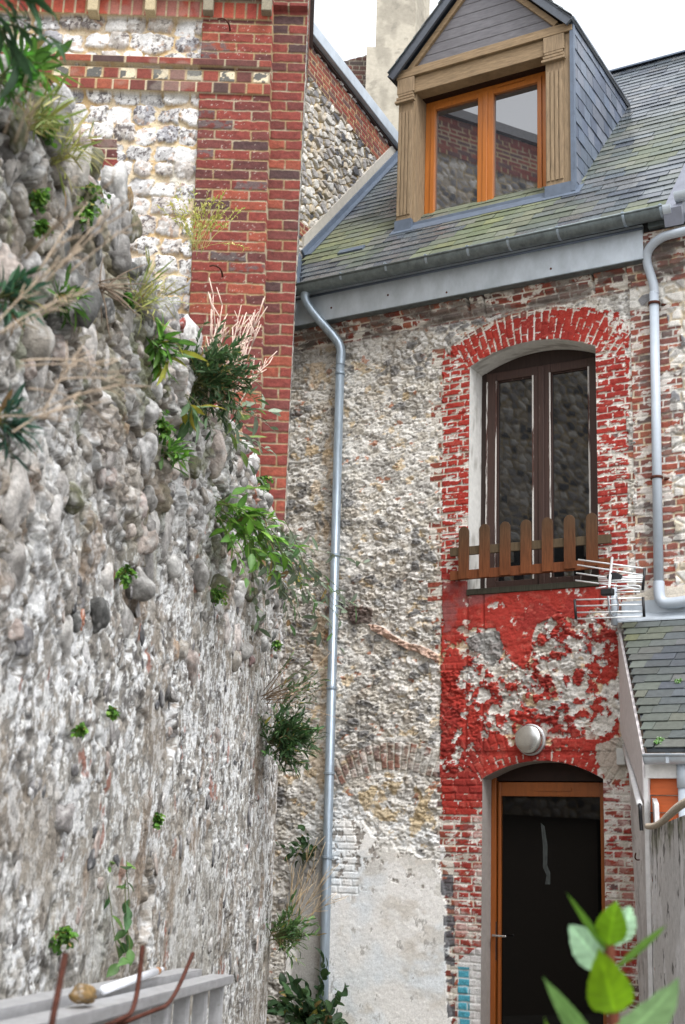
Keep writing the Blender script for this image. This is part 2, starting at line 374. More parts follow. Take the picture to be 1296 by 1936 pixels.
def build_facade(parent):
    du = .0075
    u = np.arange(-.55, 3.315, du); v = np.arange(-.05, V_TOP, du)
    for e in (WU0, WU1, DU0, DU1): u[np.argmin(abs(u-e))] = e
    for e in (WV0, DV0): v[np.argmin(abs(v-e))] = e
    U, V = np.meshgrid(u, v)
    # follow the arch of each opening exactly
    for (a0, a1, c) in ((WU0, WU1, WC), (DU0, DU1, DC)):
        for j in np.where((u >= a0-1e-6) & (u <= a1+1e-6))[0]:
            h = arcv(c, u[j]); V[np.argmin(abs(V[:, j]-h)), j] = h
    # --- rubble
    wu = U+.05*(fbm(U*7, V*7, 1, 3)-.5); wv = V+.05*(fbm(U*7, V*7, 2, 3)-.5)
    f1, f2, ia, ib = worley(wu/.125, wv/.082, 3)
    g1, g2, ja, jb = worley(wu/.055+3, wv/.036+9, 5)
    st = ss(.05, .28, f2-f1); st2 = ss(.05, .35, g2-g1)
    cover = ss(.40, .56, fbm(U*2.0, V*2.2, 8, 4))
    rough = fbm(U*26, V*40, 9, 4); fine = fbm(U*70, V*95, 12, 3); blob = fbm(U*11, V*15, 14, 3)
    expo = st*(ia > .25)*(1-.72*cover)
    lump = np.abs(fbm(U*16+.1*fine, V*30, 17, 3)-.5)*2
    Hh = .020*expo*(.4+.6*ib) + .010*st2*(1-.5*cover)*(jb > .3) + (.024-.016*cover)*(rough-.5) + (.010-.005*cover)*(fine-.5) + .03*(blob-.5) - (.020-.010*cover)*ss(.76, .98, rank(lump))
    C = full(U.shape, (.51, .47, .405))
    C = mixc(C, (.64, .605, .54), ss(.40, .75, rfbm(U*3.1, V*3.6, 21)))
    C = mixc(C, (.70, .675, .63), ss(.2, .7, cover)*ss(.35, .5, rfbm(U*7, V*9, 108))*.75)
    C = mixc(C, (.22, .205, .185), ss(.66, .88, rfbm(U*2.6, V*3, 22, 5, .62))*.6)
    C = mixc(C, (.66, .64, .60), ss(.7, .8, rfbm(U*17, V*24, 23))*.8)
    C = mixc(C, (.17, .16, .15), ss(.86, .93, rfbm(U*20, V*34, 24))*.6)
    C = mixc(C, (.55, .40, .21), ss(.91, .96, rfbm(U*6.5, V*9, 25))*.65)
    C = mixc(C, (.40, .16, .08), ss(.972, .985, rfbm(U*9, V*13, 26))*.8)
    flc = palette(ib, [(.36, .34, .315), (.20, .20, .20), (.58, .55, .51), (.45, .40, .34), (.13, .13, .135), (.62, .60, .57)])
    C = C + (flc-C)*(ss(.25, .75, expo)*.75)[..., None]
    pits = ss(.92, .96, rfbm(U*20, V*36, 27)); C = mixc(C, (.14, .13, .115), pits*.5); Hh -= .010*pits
    # darker band under the eaves and along the left corner
    eaves_dark = ss(5.9, 6.6, V+.5*(fbm(U*3, V*3, 28)-.5))*ss(1.5, .3, U)
    C = mixc(C, (.21, .195, .175), .6*eaves_dark)
    # ochre runs beside the downpipe
    och = inpoly(U+.10*(fbm(U*5, V*5, 30)-.5), V, PX([(575, 690), (640, 680), (634, 900), (622, 1100), (616, 1420), (600, 1560), (570, 1590), (578, 1450), (592, 1200), (590, 950)]))
    C = mixc(C, (.53, .40, .26), och*ss(.4, .7, rfbm(U*9, V*6, 31))*.6)
    C = C*A3(1.03, 1.035, 1.05)
    # --- brick courses
    bf, b1, b2, bd = bricks(U, V, .0632, .215, .011, 40, .0035, 18)
    bcol = palette(b1, [(.24, .06, .04), (.19, .065, .05), (.30, .10, .06), (.13, .08, .075), (.20, .05, .035), (.27, .12, .085)])*(.8+.4*fbm(U*30, V*30, 41, 3))[..., None]
    mortar = mixc(full(U.shape, (.52, .46, .37)), (.66, .63, .57), ss(.4, .7, rfbm(U*12, V*12, 42)))
    brickC = mortar + (bcol-mortar)*bf[..., None]
    wob = .035*(fbm(U*9, V*16, 43, 3)-.5)*2; wob2 = .05*(fbm(U*4, V*9, 44, 3)-.5)*2
    jl, jr = fac(838, 900)[0], fac(1186, 900)[0]; xr = fac(1213, 900)[0]
    vs_w = WVS+.02
    rag = (np.floor(V/.0632) % 2)*.05
    zone = np.zeros(U.shape)
    zone[(U > jl-rag+wob*.3) & (U < WU0+.02) & (V > 3.15) & (V < vs_w+.1)] = 1
    zone[(U > WU1-.02) & (U < xr+.05) & (V > 3.6+wob) & (V < vs_w+.18)] = 1
    djl = fac(833, 1500)[0]; djr = fac(1192, 1500)[0]
    zone[(U > djl-.1*rag/.05*0-rag*.6) & (U < DU0+.02) & (V < DVS+.05)] = 1
    zone[(U > DU1-.02) & (V < DVS+.12)] = 1
    # bare stones between the brick quoins right of the window
    gap = (U > fac(1187, 900)[0]) & (U < fac(1205, 900)[0]) & (np.floor(V/.0632/5) % 2 == 0) & (V > 3.8) & (V < 6.2)
    zone[gap] = 0
    # eaves corbel courses
    corn = ss(6.47, 6.5, V+.6*wob2*.5); zone = np.maximum(zone, corn)
    # toothing of old bricks along the paint edge
    tooth = (U > jl-.13) & (U <= jl) & (V > 3.3) & (np.floor(V/.0632) % 9 > 5) & (fbm(U*0+np.floor(V/.57), V*0, 47, 1) > .45)
    zone[tooth] = 1
    # --- arches (window, door, and the blocked arch low in the rubble)
    def arch(c, u0, u1, vs, thick, k0):
        r = np.hypot(U-c[0], V-c[1])-c[2]; th = np.arctan2(U-c[0], V-c[1])
        a0, a1 = math.atan2(u0-c[0], vs-c[1]), math.atan2(u1-c[0], vs-c[1])
        m = (r > -.01) & (r < thick+.02*(fbm(U*8, V*8, 50)-.5)) & (th > a0-.03) & (th < a1+.03)
        s = (th-a0)*(c[2]+thick*.5)/.070; s = s+.14*(fbm(U*14, V*14, 51, 2)-.5)
        k = np.floor(s); fr = (s-k)*.070; d = np.minimum(fr, .070-fr)-.006
        q = np.floor((r+.07*(k % 2))/.145); fq = ((r+.07*(k % 2))/.145-q)*.145; d2 = np.minimum(fq, .145-fq)-.004
        d = np.minimum(d, d2)
        return m, ss(-.0015, .004, d), _hash(k, q+k0, 52)
    BC = brickC; BF = bf.copy()
    for (c, u0, u1, vs, th, k0) in ((WC, WU0, WU1+.22, WVS, .31, 0), (DC, DU0, DU1+.1, DVS, .30, 30)):
        m, f, r = arch(c, u0-.02, u1+.02, vs, th, k0)
        cc = palette(r, [(.25, .07, .045), (.20, .075, .06), (.29, .11, .08), (.16, .09, .085)])
        BC = np.where(m[..., None], mortar+(cc-mortar)*f[..., None], BC); BF = np.where(m, f, BF); zone[m] = 1
    pa, pb, pc = PX([(635, 1490), (760, 1428), (850, 1440)])
    c3 = circ(pa, ((pb[0]), pb[1]-.12), (pc[0], pc[1]-.20))
    m, f, r = arch(c3, pa[0], pc[0], pa[1], .23, 60)
    m &= (U < djl) & (U > pa[0]-.1)
    fade = ss(.35, .6, rfbm(U*7, V*7, 55))
    cc = palette(r, [(.22, .09, .06), (.20, .13, .10), (.26, .24, .21), (.17, .10, .08)])
    C = np.where(m[..., None], C+((mortar*.8+(cc-mortar*.8)*f[..., None])-C)*(.35+.55*fade)[..., None], C)
    Hh = np.where(m, Hh*.5+.012*f, Hh)
    # --- merge brickwork
    bH = .006*BF+.008*(fbm(U*40, V*40, 56, 3)-.5)*BF + (b2-.5)*.008*BF - .004
    Hh = Hh*(1-zone)+bH*zone
    C = C+(BC-C)*zone[..., None]
    # crumbling limewash and mortar over unpainted brick
    lw = rfbm(U*10, V*18, 57)
    C = mixc(C, (.62, .59, .53), zone*ss(.62, .72, lw)*.9)
    C = mixc(C, (.16, .14, .125), corn*ss(.4, .7, rfbm(U*6, V*12, 58))*.8)
    C = mixc(C, (.06, .052, .045), corn*ss(.55, .9, rfbm(U*5, V*22, 59))*.5)
    # eaves courses step out
    row = np.floor((V-6.47)/.0632)
    Hh += corn*(.012+.022*np.clip(row, 0, 4)+.010*(fbm(U*7, V*3, 60)-.5))
    # --- red paint, flaking
    warp = lambda k, a: a*(fbm(U*8, V*8, k, 3)-.5)*2
    rp = inpoly(U+warp(61, .018), V+warp(62, .03), PX([(838, 665), (883, 640), (940, 612), (1040, 586), (1120, 582), (1185, 590), (1190, 640), (1187, 1110), (1168, 1160),
         (1172, 1410), (1190, 1475), (1214, 1850), (1150, 1850), (1138, 1472), (1010, 1440), (918, 1470), (916, 1800), (862, 1812), (858, 1640), (838, 1560), (833, 1440), (836, 1110)]))
    rp = rp.astype(float)
    apron_top = inpoly(U+warp(63, .03), V+warp(64, .06), PX([(836, 1095), (1165, 1100), (1165, 1150), (1090, 1165), (1055, 1165), (1010, 1190), (1005, 1255), (968, 1260), (955, 1220), (930, 1190), (880, 1185), (838, 1200)]))
    low = inpoly(U+warp(65, .02), V, PX([(830, 1180), (1180, 1150), (1180, 1420), (830, 1420)])) & ~apron_top
    leftband = inpoly(U+warp(66, .035), V, PX([(830, 1180), (868, 1200), (872, 1300), (930, 1390), (1165, 1400), (1150, 1480), (920, 1480), (900, 1540), (830, 1560)]))
    rightband = inpoly(U+warp(67, .04), V, PX([(1110, 1150), (1172, 1150), (1172, 1280), (1120, 1260)]))
    wear = np.full(U.shape, .52)
    wear[apron_top] = .03; wear[low] = .54; wear[low & rightband] = .2; wear[leftband] = .14
    dj = inpoly(U, V, PX([(825, 1540), (930, 1540), (930, 1936), (825, 1936)])); wear[dj] = .54
    wear[(U > DU1-.05) & (V < DVS+.1)] = .66
    wear[(U > fac(1150, 620)[0]) & (V > 6.1)] = .80
    blobn = rank(fbm(U*12, V*13, 70, 5, .62)); strk = rank(fbm(U*11, V*34, 71, 5, .6)); arcn = rank(fbm(U*30, V*13, 72, 4, .6))
    onbrick = (zone > .5) & ~low & ~apron_top
    inarch = (V > WVS+.05) & (U > WU0-.1); wear[inarch & (U < fac(1150, 620)[0])] = .36
    nz = np.where(onbrick, np.where(inarch, arcn, strk), blobn)
    nz = np.where(onbrick, np.where(inarch, nz*.62+.38*BF, nz*.62+.38*BF)+.14*(b1-.5), nz)
    P = rp*ss(-.03, .03, nz-wear)
    P = P*np.where(dj, .45+.4*ss(.4, .6, rfbm(U*5, V*5, 109)), 1.)*np.where((U > DU1-.05) & (V < DVS+.1), .5+.4*ss(.4, .6, rfbm(U*5, V*6, 110)), 1.)
    red = mixc(full(U.shape, (.33, .036, .026)), (.26, .030, .024), ss(.4, .8, rfbm(U*3, V*4, 73)))
    red = mixc(red, (.38, .08, .06), ss(.75, .95, rfbm(U*22, V*22, 74))*.6)
    red = mixc(red, (.20, .10, .10), (apron_top & (U < fac(960, 1150)[0]))*ss(.5, .9, rfbm(U*4, V*4, 75))*.6)
    under = mixc(full(U.shape, (.66, .63, .585)), (.50, .46, .40), ss(.55, .8, rfbm(U*8, V*8, 76)))
    und = rp*(1-P)*np.where(onbrick, .85, .55)
    C = C+(under-C)*(und*ss(.25, .5, rfbm(U*13, V*16, 77)))[..., None]
    C = C+(red-C)*P[..., None]
    C = mixc(C, (.55, .40, .24), (low*ss(.82, .9, rfbm(U*6, V*7, 78)))*(1-P)*.8)
    C = mixc(C, (.24, .235, .225), inpoly(U+warp(79, .05), V+warp(80, .05), PX([(880, 1205), (905, 1200), (945, 1200), (948, 1240), (930, 1262), (915, 1235), (885, 1225)]))*.95)
    Hh = np.where(apron_top, .35*Hh+.014, Hh) + P*.004
    Hh = np.where(low, Hh*1.0+.010*P, Hh)
    # grey cement patch right of the lamp, behind the junction box
    cp = inpoly(U+warp(81, .03), V+warp(82, .03), PX([(1130, 1405), (1175, 1395), (1188, 1440), (1180, 1470), (1150, 1475), (1130, 1440)]))
    C = mixc(C, (.44, .40, .34), cp*.9)
    # --- pale render low on the left
    wr = inpoly(U+warp(83, .05), V+warp(84, .05), PX([(627, 1545), (690, 1550), (705, 1578), (740, 1590), (770, 1612), (833, 1630), (846, 1800), (852, 1990), (540, 1990), (545, 1640), (575, 1580), (612, 1590)]))
    wrf = wr.astype(float)
    wc = mixc(full(U.shape, (.84, .825, .80)), (.77, .81, .84), ss(.3, .8, rfbm(U*1.4, V*1.4, 85)))
    wc = mixc(wc, (.58, .53, .46), ss(.65, .95, rfbm(U*2.4, V*3.4, 86))*.6)
    wc = mixc(wc, (.33, .31, .29), ss(.965, .985, rfbm(U*17, V*9, 87, 5, .65))*.7)
    wc = mixc(wc, (.30, .29, .275), (U < fac(618, 1700)[0])*ss(.35, .6, rfbm(U*3, V*2, 88))*.75)
    wb = inpoly(U, V, PX([(622, 1540), (680, 1545), (680, 1700), (622, 1700)])) & wr
    C = C+(wc-C)*wrf[..., None]
    Hh = np.where(wr, .018+.010*(fbm(U*4, V*4, 89, 3)-.5)+.004*(fbm(U*40, V*40, 90, 3)-.5)+wb*(.007*bf-.006), Hh)
    # limewash fading over the flints above the render
    w2 = inpoly(U+warp(111, .10), V+warp(112, .10), PX([(618, 1500), (700, 1505), (760, 1545), (835, 1580), (846, 1800), (540, 1990), (545, 1600), (590, 1540)])) & ~wr
    C = mixc(C, (.72, .725, .72), w2*ss(.38, .48, rfbm(U*13, V*13, 113, 5, .62))*.9)
    ch_ = wr*ss(-.35, .1, V-fac(720, 1680)[1])*ss(.84, .9, rfbm(U*14, V*14, 114, 5, .62)+.5*np.clip((V-fac(720, 1640)[1])*1.2, -.3, .35)); C = mixc(C, (.28, .25, .22), ch_*.85); Hh = Hh-.008*ch_
    fl = inpoly(U+warp(91, .06), V+warp(92, .06), PX([(690, 1560), (833, 1600), (835, 1700), (740, 1640), (700, 1600)]))
    C = mixc(C, (.70, .68, .64), fl*ss(.35, .5, rfbm(U*10, V*12, 93))*.9)
    os_ = inpoly(U+warp(94, .05), V+warp(95, .05), PX([(680, 1500), (720, 1470), (790, 1490), (830, 1560), (800, 1600), (760, 1560), (690, 1540)]))
    C = mixc(C, (.52, .40, .23), os_*ss(.3, .6, rfbm(U*9, V*9, 96))*.8)
    # paint left on the door jamb: blue, slate grey, limewash
    C = mixc(C, (.62, .62, .62), inpoly(U+warp(97, .02), V+warp(98, .03), PX([(868, 1815), (905, 1790), (925, 1800), (930, 1990), (862, 1990)]))*.85)
    C = mixc(C, (.08, .33, .43), inpoly(U+warp(99, .012), V+warp(100, .012), PX([(866, 1827), (887, 1827), (889, 1990), (868, 1990)]))*(.35+.65*BF))
    C = mixc(C, (.085, .088, .10), inpoly(U+warp(101, .012), V+warp(102, .02), PX([(835, 1655), (857, 1655), (861, 1760), (860, 1936), (848, 1936), (840, 1740)]))*ss(.3, .5, rfbm(U*8, V*14, 103))*.9)
    # ridge of old pinkish render running down the rubble, with the dark stone at its head
    rid = inpoly(U+warp(104, .012), V+warp(105, .02), PX([(700, 1178), (725, 1186), (765, 1212), (800, 1222), (832, 1240), (832, 1252), (790, 1236), (745, 1215), (705, 1192)]))
    C = mixc(C, (.52, .34, .26), rid*.85); Hh += .035*rid
    dk = inpoly(U+warp(106, .02), V+warp(107, .02), PX([(655, 1150), (690, 1145), (708, 1155), (704, 1178), (668, 1180)]))
    C = mixc(C, (.10, .065, .055), dk*.85); Hh += .02*dk
    # bonded edge of the wall where it meets the openings
    Hh = np.where((abs(U-DU0) < .012) | (abs(U-WU0) < .012) | (abs(U-WU1) < .012), np.clip(Hh, -.004, .004), Hh)
    keep = np.ones((len(v)-1, len(u)-1), bool)
    uc = .25*(U[1:, 1:]+U[:-1, 1:]+U[1:, :-1]+U[:-1, :-1]); vc = .25*(V[1:, 1:]+V[:-1, 1:]+V[1:, :-1]+V[:-1, :-1])
    for (a0, a1, b0, c) in ((WU0, WU1, WV0, WC), (DU0, DU1, -9, DC)):
        top = c[1]+np.sqrt(np.clip(c[2]**2-(uc-c[0])**2, 0, None))
        keep &= ~((uc > a0) & (uc < a1) & (vc > b0) & (vc < top))
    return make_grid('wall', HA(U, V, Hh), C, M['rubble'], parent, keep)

# ------------------------------------------------------------------ adjoining house (right of the white downpipe)
def build_adjoining(parent):
    du = .0085
    u = np.arange(3.285, 5.2, du); v = np.arange(1.8, 6.95, du); U, V = np.meshgrid(u, v)
    bf, b1, b2, bd = bricks(U+.07, V+.02, .0632, .215, .011, 140, .006, 18)
    bcol = palette(b1, [(.27, .075, .05), (.20, .085, .07), (.31, .115, .075), (.14, .10, .09), (.24, .09, .07)])*(.75+.5*fbm(U*30, V*30, 141, 3))[..., None]
    mort = mixc(full(U.shape, (.56, .47, .34)), (.62, .6, .55), ss(.4, .7, rfbm(U*9, V*9, 142)))
    f1, f2, ia, ib = worley(U/.13+.5*fbm(U*5, V*5, 143), V/.10, 144); st = ss(.04, .26, f2-f1)
    fl = palette(ia, [(.62, .60, .56), (.42, .40, .38), (.70, .67, .62), (.24, .24, .25), (.5, .44, .35)])*(.8+.4*fbm(U*25, V*25, 145, 3))[..., None]
    row = np.floor(V/.0632)
    edge = 3.62+.11*(np.floor(row/3) % 2)+.03*(fbm(U*9, V*9, 146)-.5)
    z = (U < edge) | (V > 6.5) | ((np.floor(V/.8) % 2 == 0) & (np.mod(V, .8) < .13))
    z &= ~((V > 6.30) & (V < 6.5))
    zf = z.astype(float)
    C = mort+(fl-mort)*st[..., None]; Hh = .022*st*(.4+.6*ib)+.012*(fbm(U*30, V*30, 147)-.5)
    C = C+((mort+(bcol-mort)*bf[..., None])-C)*zf[..., None]
    Hh = Hh*(1-zf)+zf*(.007*bf+.006*(b2-.5)*bf+.006*(fbm(U*40, V*40, 148)-.5))+.006
    C = mixc(C, (.66, .63, .58), ss(.72, .8, rfbm(U*9, V*15, 149))*.8)
    C = mixc(C, (.14, .125, .115), ss(.80, .9, rfbm(U*5, V*9, 150))*.6)
    C = mixc(C, (.12, .10, .09), (V > 6.5)*ss(.3, .7, rfbm(U*5, V*9, 151))*.7)
    rw = np.floor((V-6.5)/.0632); Hh += (V > 6.5)*(.02+.03*np.clip(rw, 0, 4))
    # ragged pale render over the lower wall
    r = inpoly(U+.03*(fbm(U*8, V*8, 152)-.5), V+.05*(fbm(U*8, V*8, 153)-.5), [(3.2, 1.7), (5.3, 1.7), (5.3, 3.85), (4.0, 3.80), (3.5, 3.78), (3.2, 3.7)])
    C = mixc(C, (.60, .545, .46), r*.9); Hh = np.where(r, .3*Hh+.012, Hh)
    return make_grid('wall', HA(U, V, Hh), C, M['rubble'], parent)

# ------------------------------------------------------------------ neighbouring building: flint and brick front
NY = 8.8
def nbx(x, y): P = atY(x, y, NY); return P[0], P[2]
K_LEAN = .02
def build_neighbour(parent):
    dx = .0068
    x = np.concatenate([np.arange(-5., -2.6, .025), np.arange(-2.6, -.395, dx)]); z = np.concatenate([np.arange(0, 2.7, .025), np.arange(2.7, 9.3, dx)]); X, Z = np.meshgrid(x, z)
    Xw = X-K_LEAN*(8.1-Z)               # the front leans a little, as old fronts do
    S = lambda px, py: (lambda a: a[0]-K_LEAN*(8.1-a[1]))(nbx(px, py))
    p0, p1, p2 = S(372, 300), S(509, 300), S(568, 300)
    zz = lambda py, px=450: nbx(px, py)[1]
    ch = .0812
    zb = zz(254, 450)                    # a bed joint to hang the courses on
    bf, b1, b2, bd = bricks(X-K_LEAN*(8.1-Z)-p0, Z-zb+100*ch, ch, (p1-p0)/2, .0085, 200, .0045, 20, True)
    pal = [(.19, .046, .034), (.145, .042, .033), (.22, .052, .036), (.11, .040, .034), (.075, .043, .039), (.195, .048, .035), (.27, .075, .042), (.155, .050, .040)]
    bc = palette(b1, pal)*A3(.93, .82, .88)*(.66+.6*fbm(X*26, Z*40, 201, 3))[..., None]
    bc = mixc(bc, (.10, .09, .09), (b2 > .86)*ss(.3, .7, rfbm(X*20, Z*30, 202))*.75)
    bc = mixc(bc, (.50, .42, .36), ss(.975, .985, rfbm(X*60, Z*60, 203))*.5)
    mort = mixc(full(X.shape, (.42, .30, .16)), (.46, .38, .26), ss(.4, .75, rfbm(X*6, Z*6, 204))); mort = np.where((X-K_LEAN*(8.1-Z) > p0)[..., None], mort*.72, mort)
    # coursed squared flints
    rh = .151; rz = zz(272, 300)
    Zw = Z+.034*(fbm(X*7, Z*7, 205)-.5)*2; Xq = X+.04*(fbm(X*8, Z*8, 206)-.5)*2
    Zw = Zw+.030*(vn(X*2.3, Z*0+np.floor(Z/rh)*3.1, 249)-.5); rr = np.floor((Zw-rz)/rh); fz = (Zw-rz)/rh-rr
    wid = .145+.05*_hash(rr, rr*0, 207); so = _hash(rr, rr*0+3, 208)*.3
    kk = np.floor((Xq+so)/wid); fx = (Xq+so)/wid-kk
    r1 = _hash(kk, rr, 209); r2 = _hash(kk, rr, 210)
    ax = np.abs(fx-.5)*2/(.88+.12*r1); az = np.abs(fz-.5)*2/(.84+.15*r2)
    fx2 = fx-.5-(r1-.5)*.14; fz2 = fz-.5-(r2-.5)*.16; rot = (r1*7 % 1-.5)*.5; fa, fb_ = fx2*np.cos(rot)-fz2*np.sin(rot), fx2*np.sin(rot)+fz2*np.cos(rot)
    ax = np.abs(fa)*2/(.90+.18*r1); az = np.abs(fb_)*2/(.86+.18*((r2*5.3) % 1)); pw = 2.6+3.*((r1*3.7+r2) % 1)
    sup = (ax**pw+az**pw)**(1/pw)+.22*(fbm(X*19+r1*5, Z*19+r2*5, 250, 3)-.5)*2; sf = ss(1.02, .90, sup)
    fcol = palette(r2, [(.62, .61, .60), (.40, .39, .385), (.52, .50, .48), (.30, .295, .31), (.68, .66, .64), (.42, .38, .35)])
    mott = rfbm(X*34+r1*9, Z*34, 211, 5, .65); thr = .50+.45*_hash(kk, rr, 212)
    fcol = mixc(fcol, (.075, .060, .060), ss(0, .10, mott-thr)*.8); fcol = mixc(fcol, (.70, .69, .68), ss(.7, .8, rfbm(X*30, Z*30, 248, 4))*.6)
    fcol = mixc(fcol, (.36, .22, .14), ss(.9, .96, rfbm(X*20, Z*20, 213))*.6)
    C = mixc(mort*1.2, (.58, .46, .32), ss(.5, .8, rfbm(X*14, Z*14, 214)))
    C = C+(fcol-C)*sf[..., None]
    tl = (r1-.5)*fa*.06+((r2*9.1 % 1)-.5)*fb_*.06
    Hh = (.012+.022*r2)*np.sqrt(np.clip(1-np.clip(sup, 0, 1)**3, 0, 1))+tl*sf+.014*(fbm(X*30, Z*30, 215)-.5)+.010*np.abs(fbm(X*22+r1*4, Z*22, 251, 2)-.5)
    # brickwork zones
    pier = (Xw > p0+.004*(np.floor((Z-zb)/ch) % 2)) & (Xw < p1); strip = Xw >= p1
    # the strip beside the pier has its own bond
    sf2, s1, s2, sd = bricks(X-K_LEAN*(8.1-Z)-p1, Z-zb+100*ch+ch*.35, ch, p2-p1+.004, .0085, 230, .0045, 20, True)
    sc = palette(s1, pal)*A3(.88, .80, .86)*(.66+.6*fbm(X*26, Z*40, 231, 3))[..., None]
    bandz = [(zz(134, 300), zz(119, 300)), (zz(160, 300), zz(138, 300)), (zz(183, 300), zz(161, 300))]
    C = np.where(pier[..., None], mort+(bc-mort)*bf[..., None], C)
    C = np.where(strip[..., None], mort*.85+(sc-mort*.85)*sf2[..., None], C)
    Hh = np.where(pier, .055+.006*bf+.006*(b2-.5)*bf+.006*(fbm(X*40, Z*40, 216)-.5), Hh)
    Hh = np.where(strip, -.012+.006*sf2+.006*(s2-.5)*sf2+.006*(fbm(X*40, Z*40, 217)-.5), Hh)
    # string courses: stretchers, chequered bricks and flints, headers
    left = Xw < p1
    for i, (a, b) in enumerate(bandz):
        m = (Z > a) & (Z < b) & left
        h = b-a; bw = (.248, .124, .124)[i]
        q = (X+.04*i)/bw; k = np.floor(q); d = np.minimum(np.minimum(q-k, 1-q+k)*bw, np.minimum(Z-a, b-Z))-.006
        f = ss(-.0015, .004, d); r = _hash(k, k*0+i, 240)
        cc = palette(r, pal)*(.75+.45*fbm(X*26, Z*40, 241, 3))[..., None]
        if i == 1:
            alt = (np.mod(k, 2) == 0) & (Xw < p1)
            cf = mixc(palette(r, [(.55, .47, .33), (.40, .36, .28), (.62, .53, .38)]), (.06, .065, .07), ss(.45, .55, rfbm(X*18, Z*22, 242))*.9)
            cc = np.where(alt[..., None], cf, cc)
        C = np.where(m[..., None], mort+(cc-mort)*f[..., None], C)
        Hh = np.where(m, (.085, .060, .072)[i]+.006*f, Hh)
    # cornice: soldier course with blocks, then level courses
    zc0, zc1 = zz(44, 350), zz(12, 350)
    m = (Z > zc0) & (Z < zc1) & left
    q = X/.086; k = np.floor(q); d = np.minimum(np.minimum(q-k, 1-q+k)*.086, np.minimum(Z-zc0, zc1-Z))-.006; f = ss(-.0015, .004, d)
    cc = palette(_hash(k, k*0+9, 243), [(.33, .062, .042), (.29, .055, .04), (.36, .075, .045)])*(.8+.4*fbm(X*26, Z*26, 244, 3))[..., None]
    C = np.where(m[..., None], mort+(cc-mort)*f[..., None], C); Hh = np.where(m, .07+.006*f, Hh)
    m = (Z >= zc1) & left
    C = np.where(m[..., None], mort+(bc-mort)*bf[..., None], C); Hh = np.where(m, .10+.05*np.floor((Z-zc1)/ch)*.6+.006*bf, Hh)
    Hh = np.where((Z >= zc1) & strip, Hh+.05, Hh)
    # single toothing of bricks in the flint panel
    tb = inpoly(X, Z, [nbx(150, 264), nbx(222, 264), nbx(224, 322), nbx(150, 322)])
    C = np.where(tb[..., None], mort+(bc-mort)*bf[..., None], C); Hh = np.where(tb, .012+.006*bf, Hh)
    # grey mortar repair round one block
    rep = inpoly(X+.01*(fbm(X*20, Z*20, 245)-.5), Z+.01*(fbm(X*20, Z*20, 246)-.5), [nbx(322, 300), nbx(372, 296), nbx(371, 360), nbx(322, 354)])
    C = mixc(C, (.52, .49, .43), rep*(1-sf)*.9)
    C = mixc(C, (.35, .33, .28), ss(.78, .9, rfbm(X*3, Z*3, 247))*(left & ~pier)*.25)
    P = np.stack([X, NY-Hh, Z], -1)
    return make_grid('front_wall', P, C, M['brick'], parent)

SIDE_A = A3(-.445, NY+.02, 0); SIDE_B = ORG+EX*(-.545)+EN*(-.434); SIDE_B[2] = 0
def wall_sheet(name, A, B, z0f, z1f, step, parent, seed, band=None, lean=0.):
    """flint wall between plan points A and B; z1f(s) gives its top"""
    L = np.linalg.norm(B-A); d = (B-A)/L; n = np.cross(d, ZUP)
    s = np.arange(0, L+step, step); t = np.linspace(0, 1, int((8.5 if step > .015 else 4.6)/step)); S, T = np.meshgrid(s, t)
    z0 = np.vectorize(z0f)(s); z1 = np.vectorize(z1f)(s); Zz = z0[None]+(z1-z0)[None]*T
    f1, f2, ia, ib = worley(S/.115+.6*fbm(S*6, Zz*6, seed), Zz/.085+.6*fbm(S*6, Zz*6, seed+1), seed+2)
    st = ss(.04, .25, f2-f1)
    mort = mixc(full(S.shape, (.44, .36, .24)), (.48, .37, .20), ss(.4, .7, rfbm(S*5, Zz*5, seed+3)))
    fc = palette(ib, [(.60, .58, .55), (.26, .25, .25), (.66, .63, .58), (.44, .41, .37), (.11, .11, .12), (.52, .46, .38), (.36, .34, .33)])*(.7+.6*fbm(S*30, Zz*30, seed+4, 3))[..., None]
    C = mort+(fc-mort)*st[..., None]; Hh = (.045*st*(.3+.7*ia)+.02*(fbm(S*18, Zz*18, seed+5)-.5))*(lean or 1.)
    if band is not None:
        for (b0, b1, slope) in band:
            q = Zz-z1[None]*(0 if slope is not None else 1)
            if slope is None: m = (q > -b1) & (q < -b0); vv = q
            else: vv = Zz-(b0+slope*S); m = (vv > 0) & (vv < b1) & (S > 0)
            bf, r1, r2, bd = bricks(S, vv+50, .062, .2, .01, seed+6, .004, 18)
            bc = palette(r1, [(.24, .055, .04), (.19, .055, .045), (.28, .085, .055), (.14, .07, .065)])*(.75+.5*fbm(S*28, Zz*28, seed+7, 3))[..., None]
            C = np.where(m[..., None], mort+(bc-mort)*bf[..., None], C); Hh = np.where(m, .02+.006*bf, Hh)
    P = A+S[..., None]*d+Hh[..., None]*n+Zz[..., None]*ZUP
    return make_grid(name, P, C, M['brick'], parent)

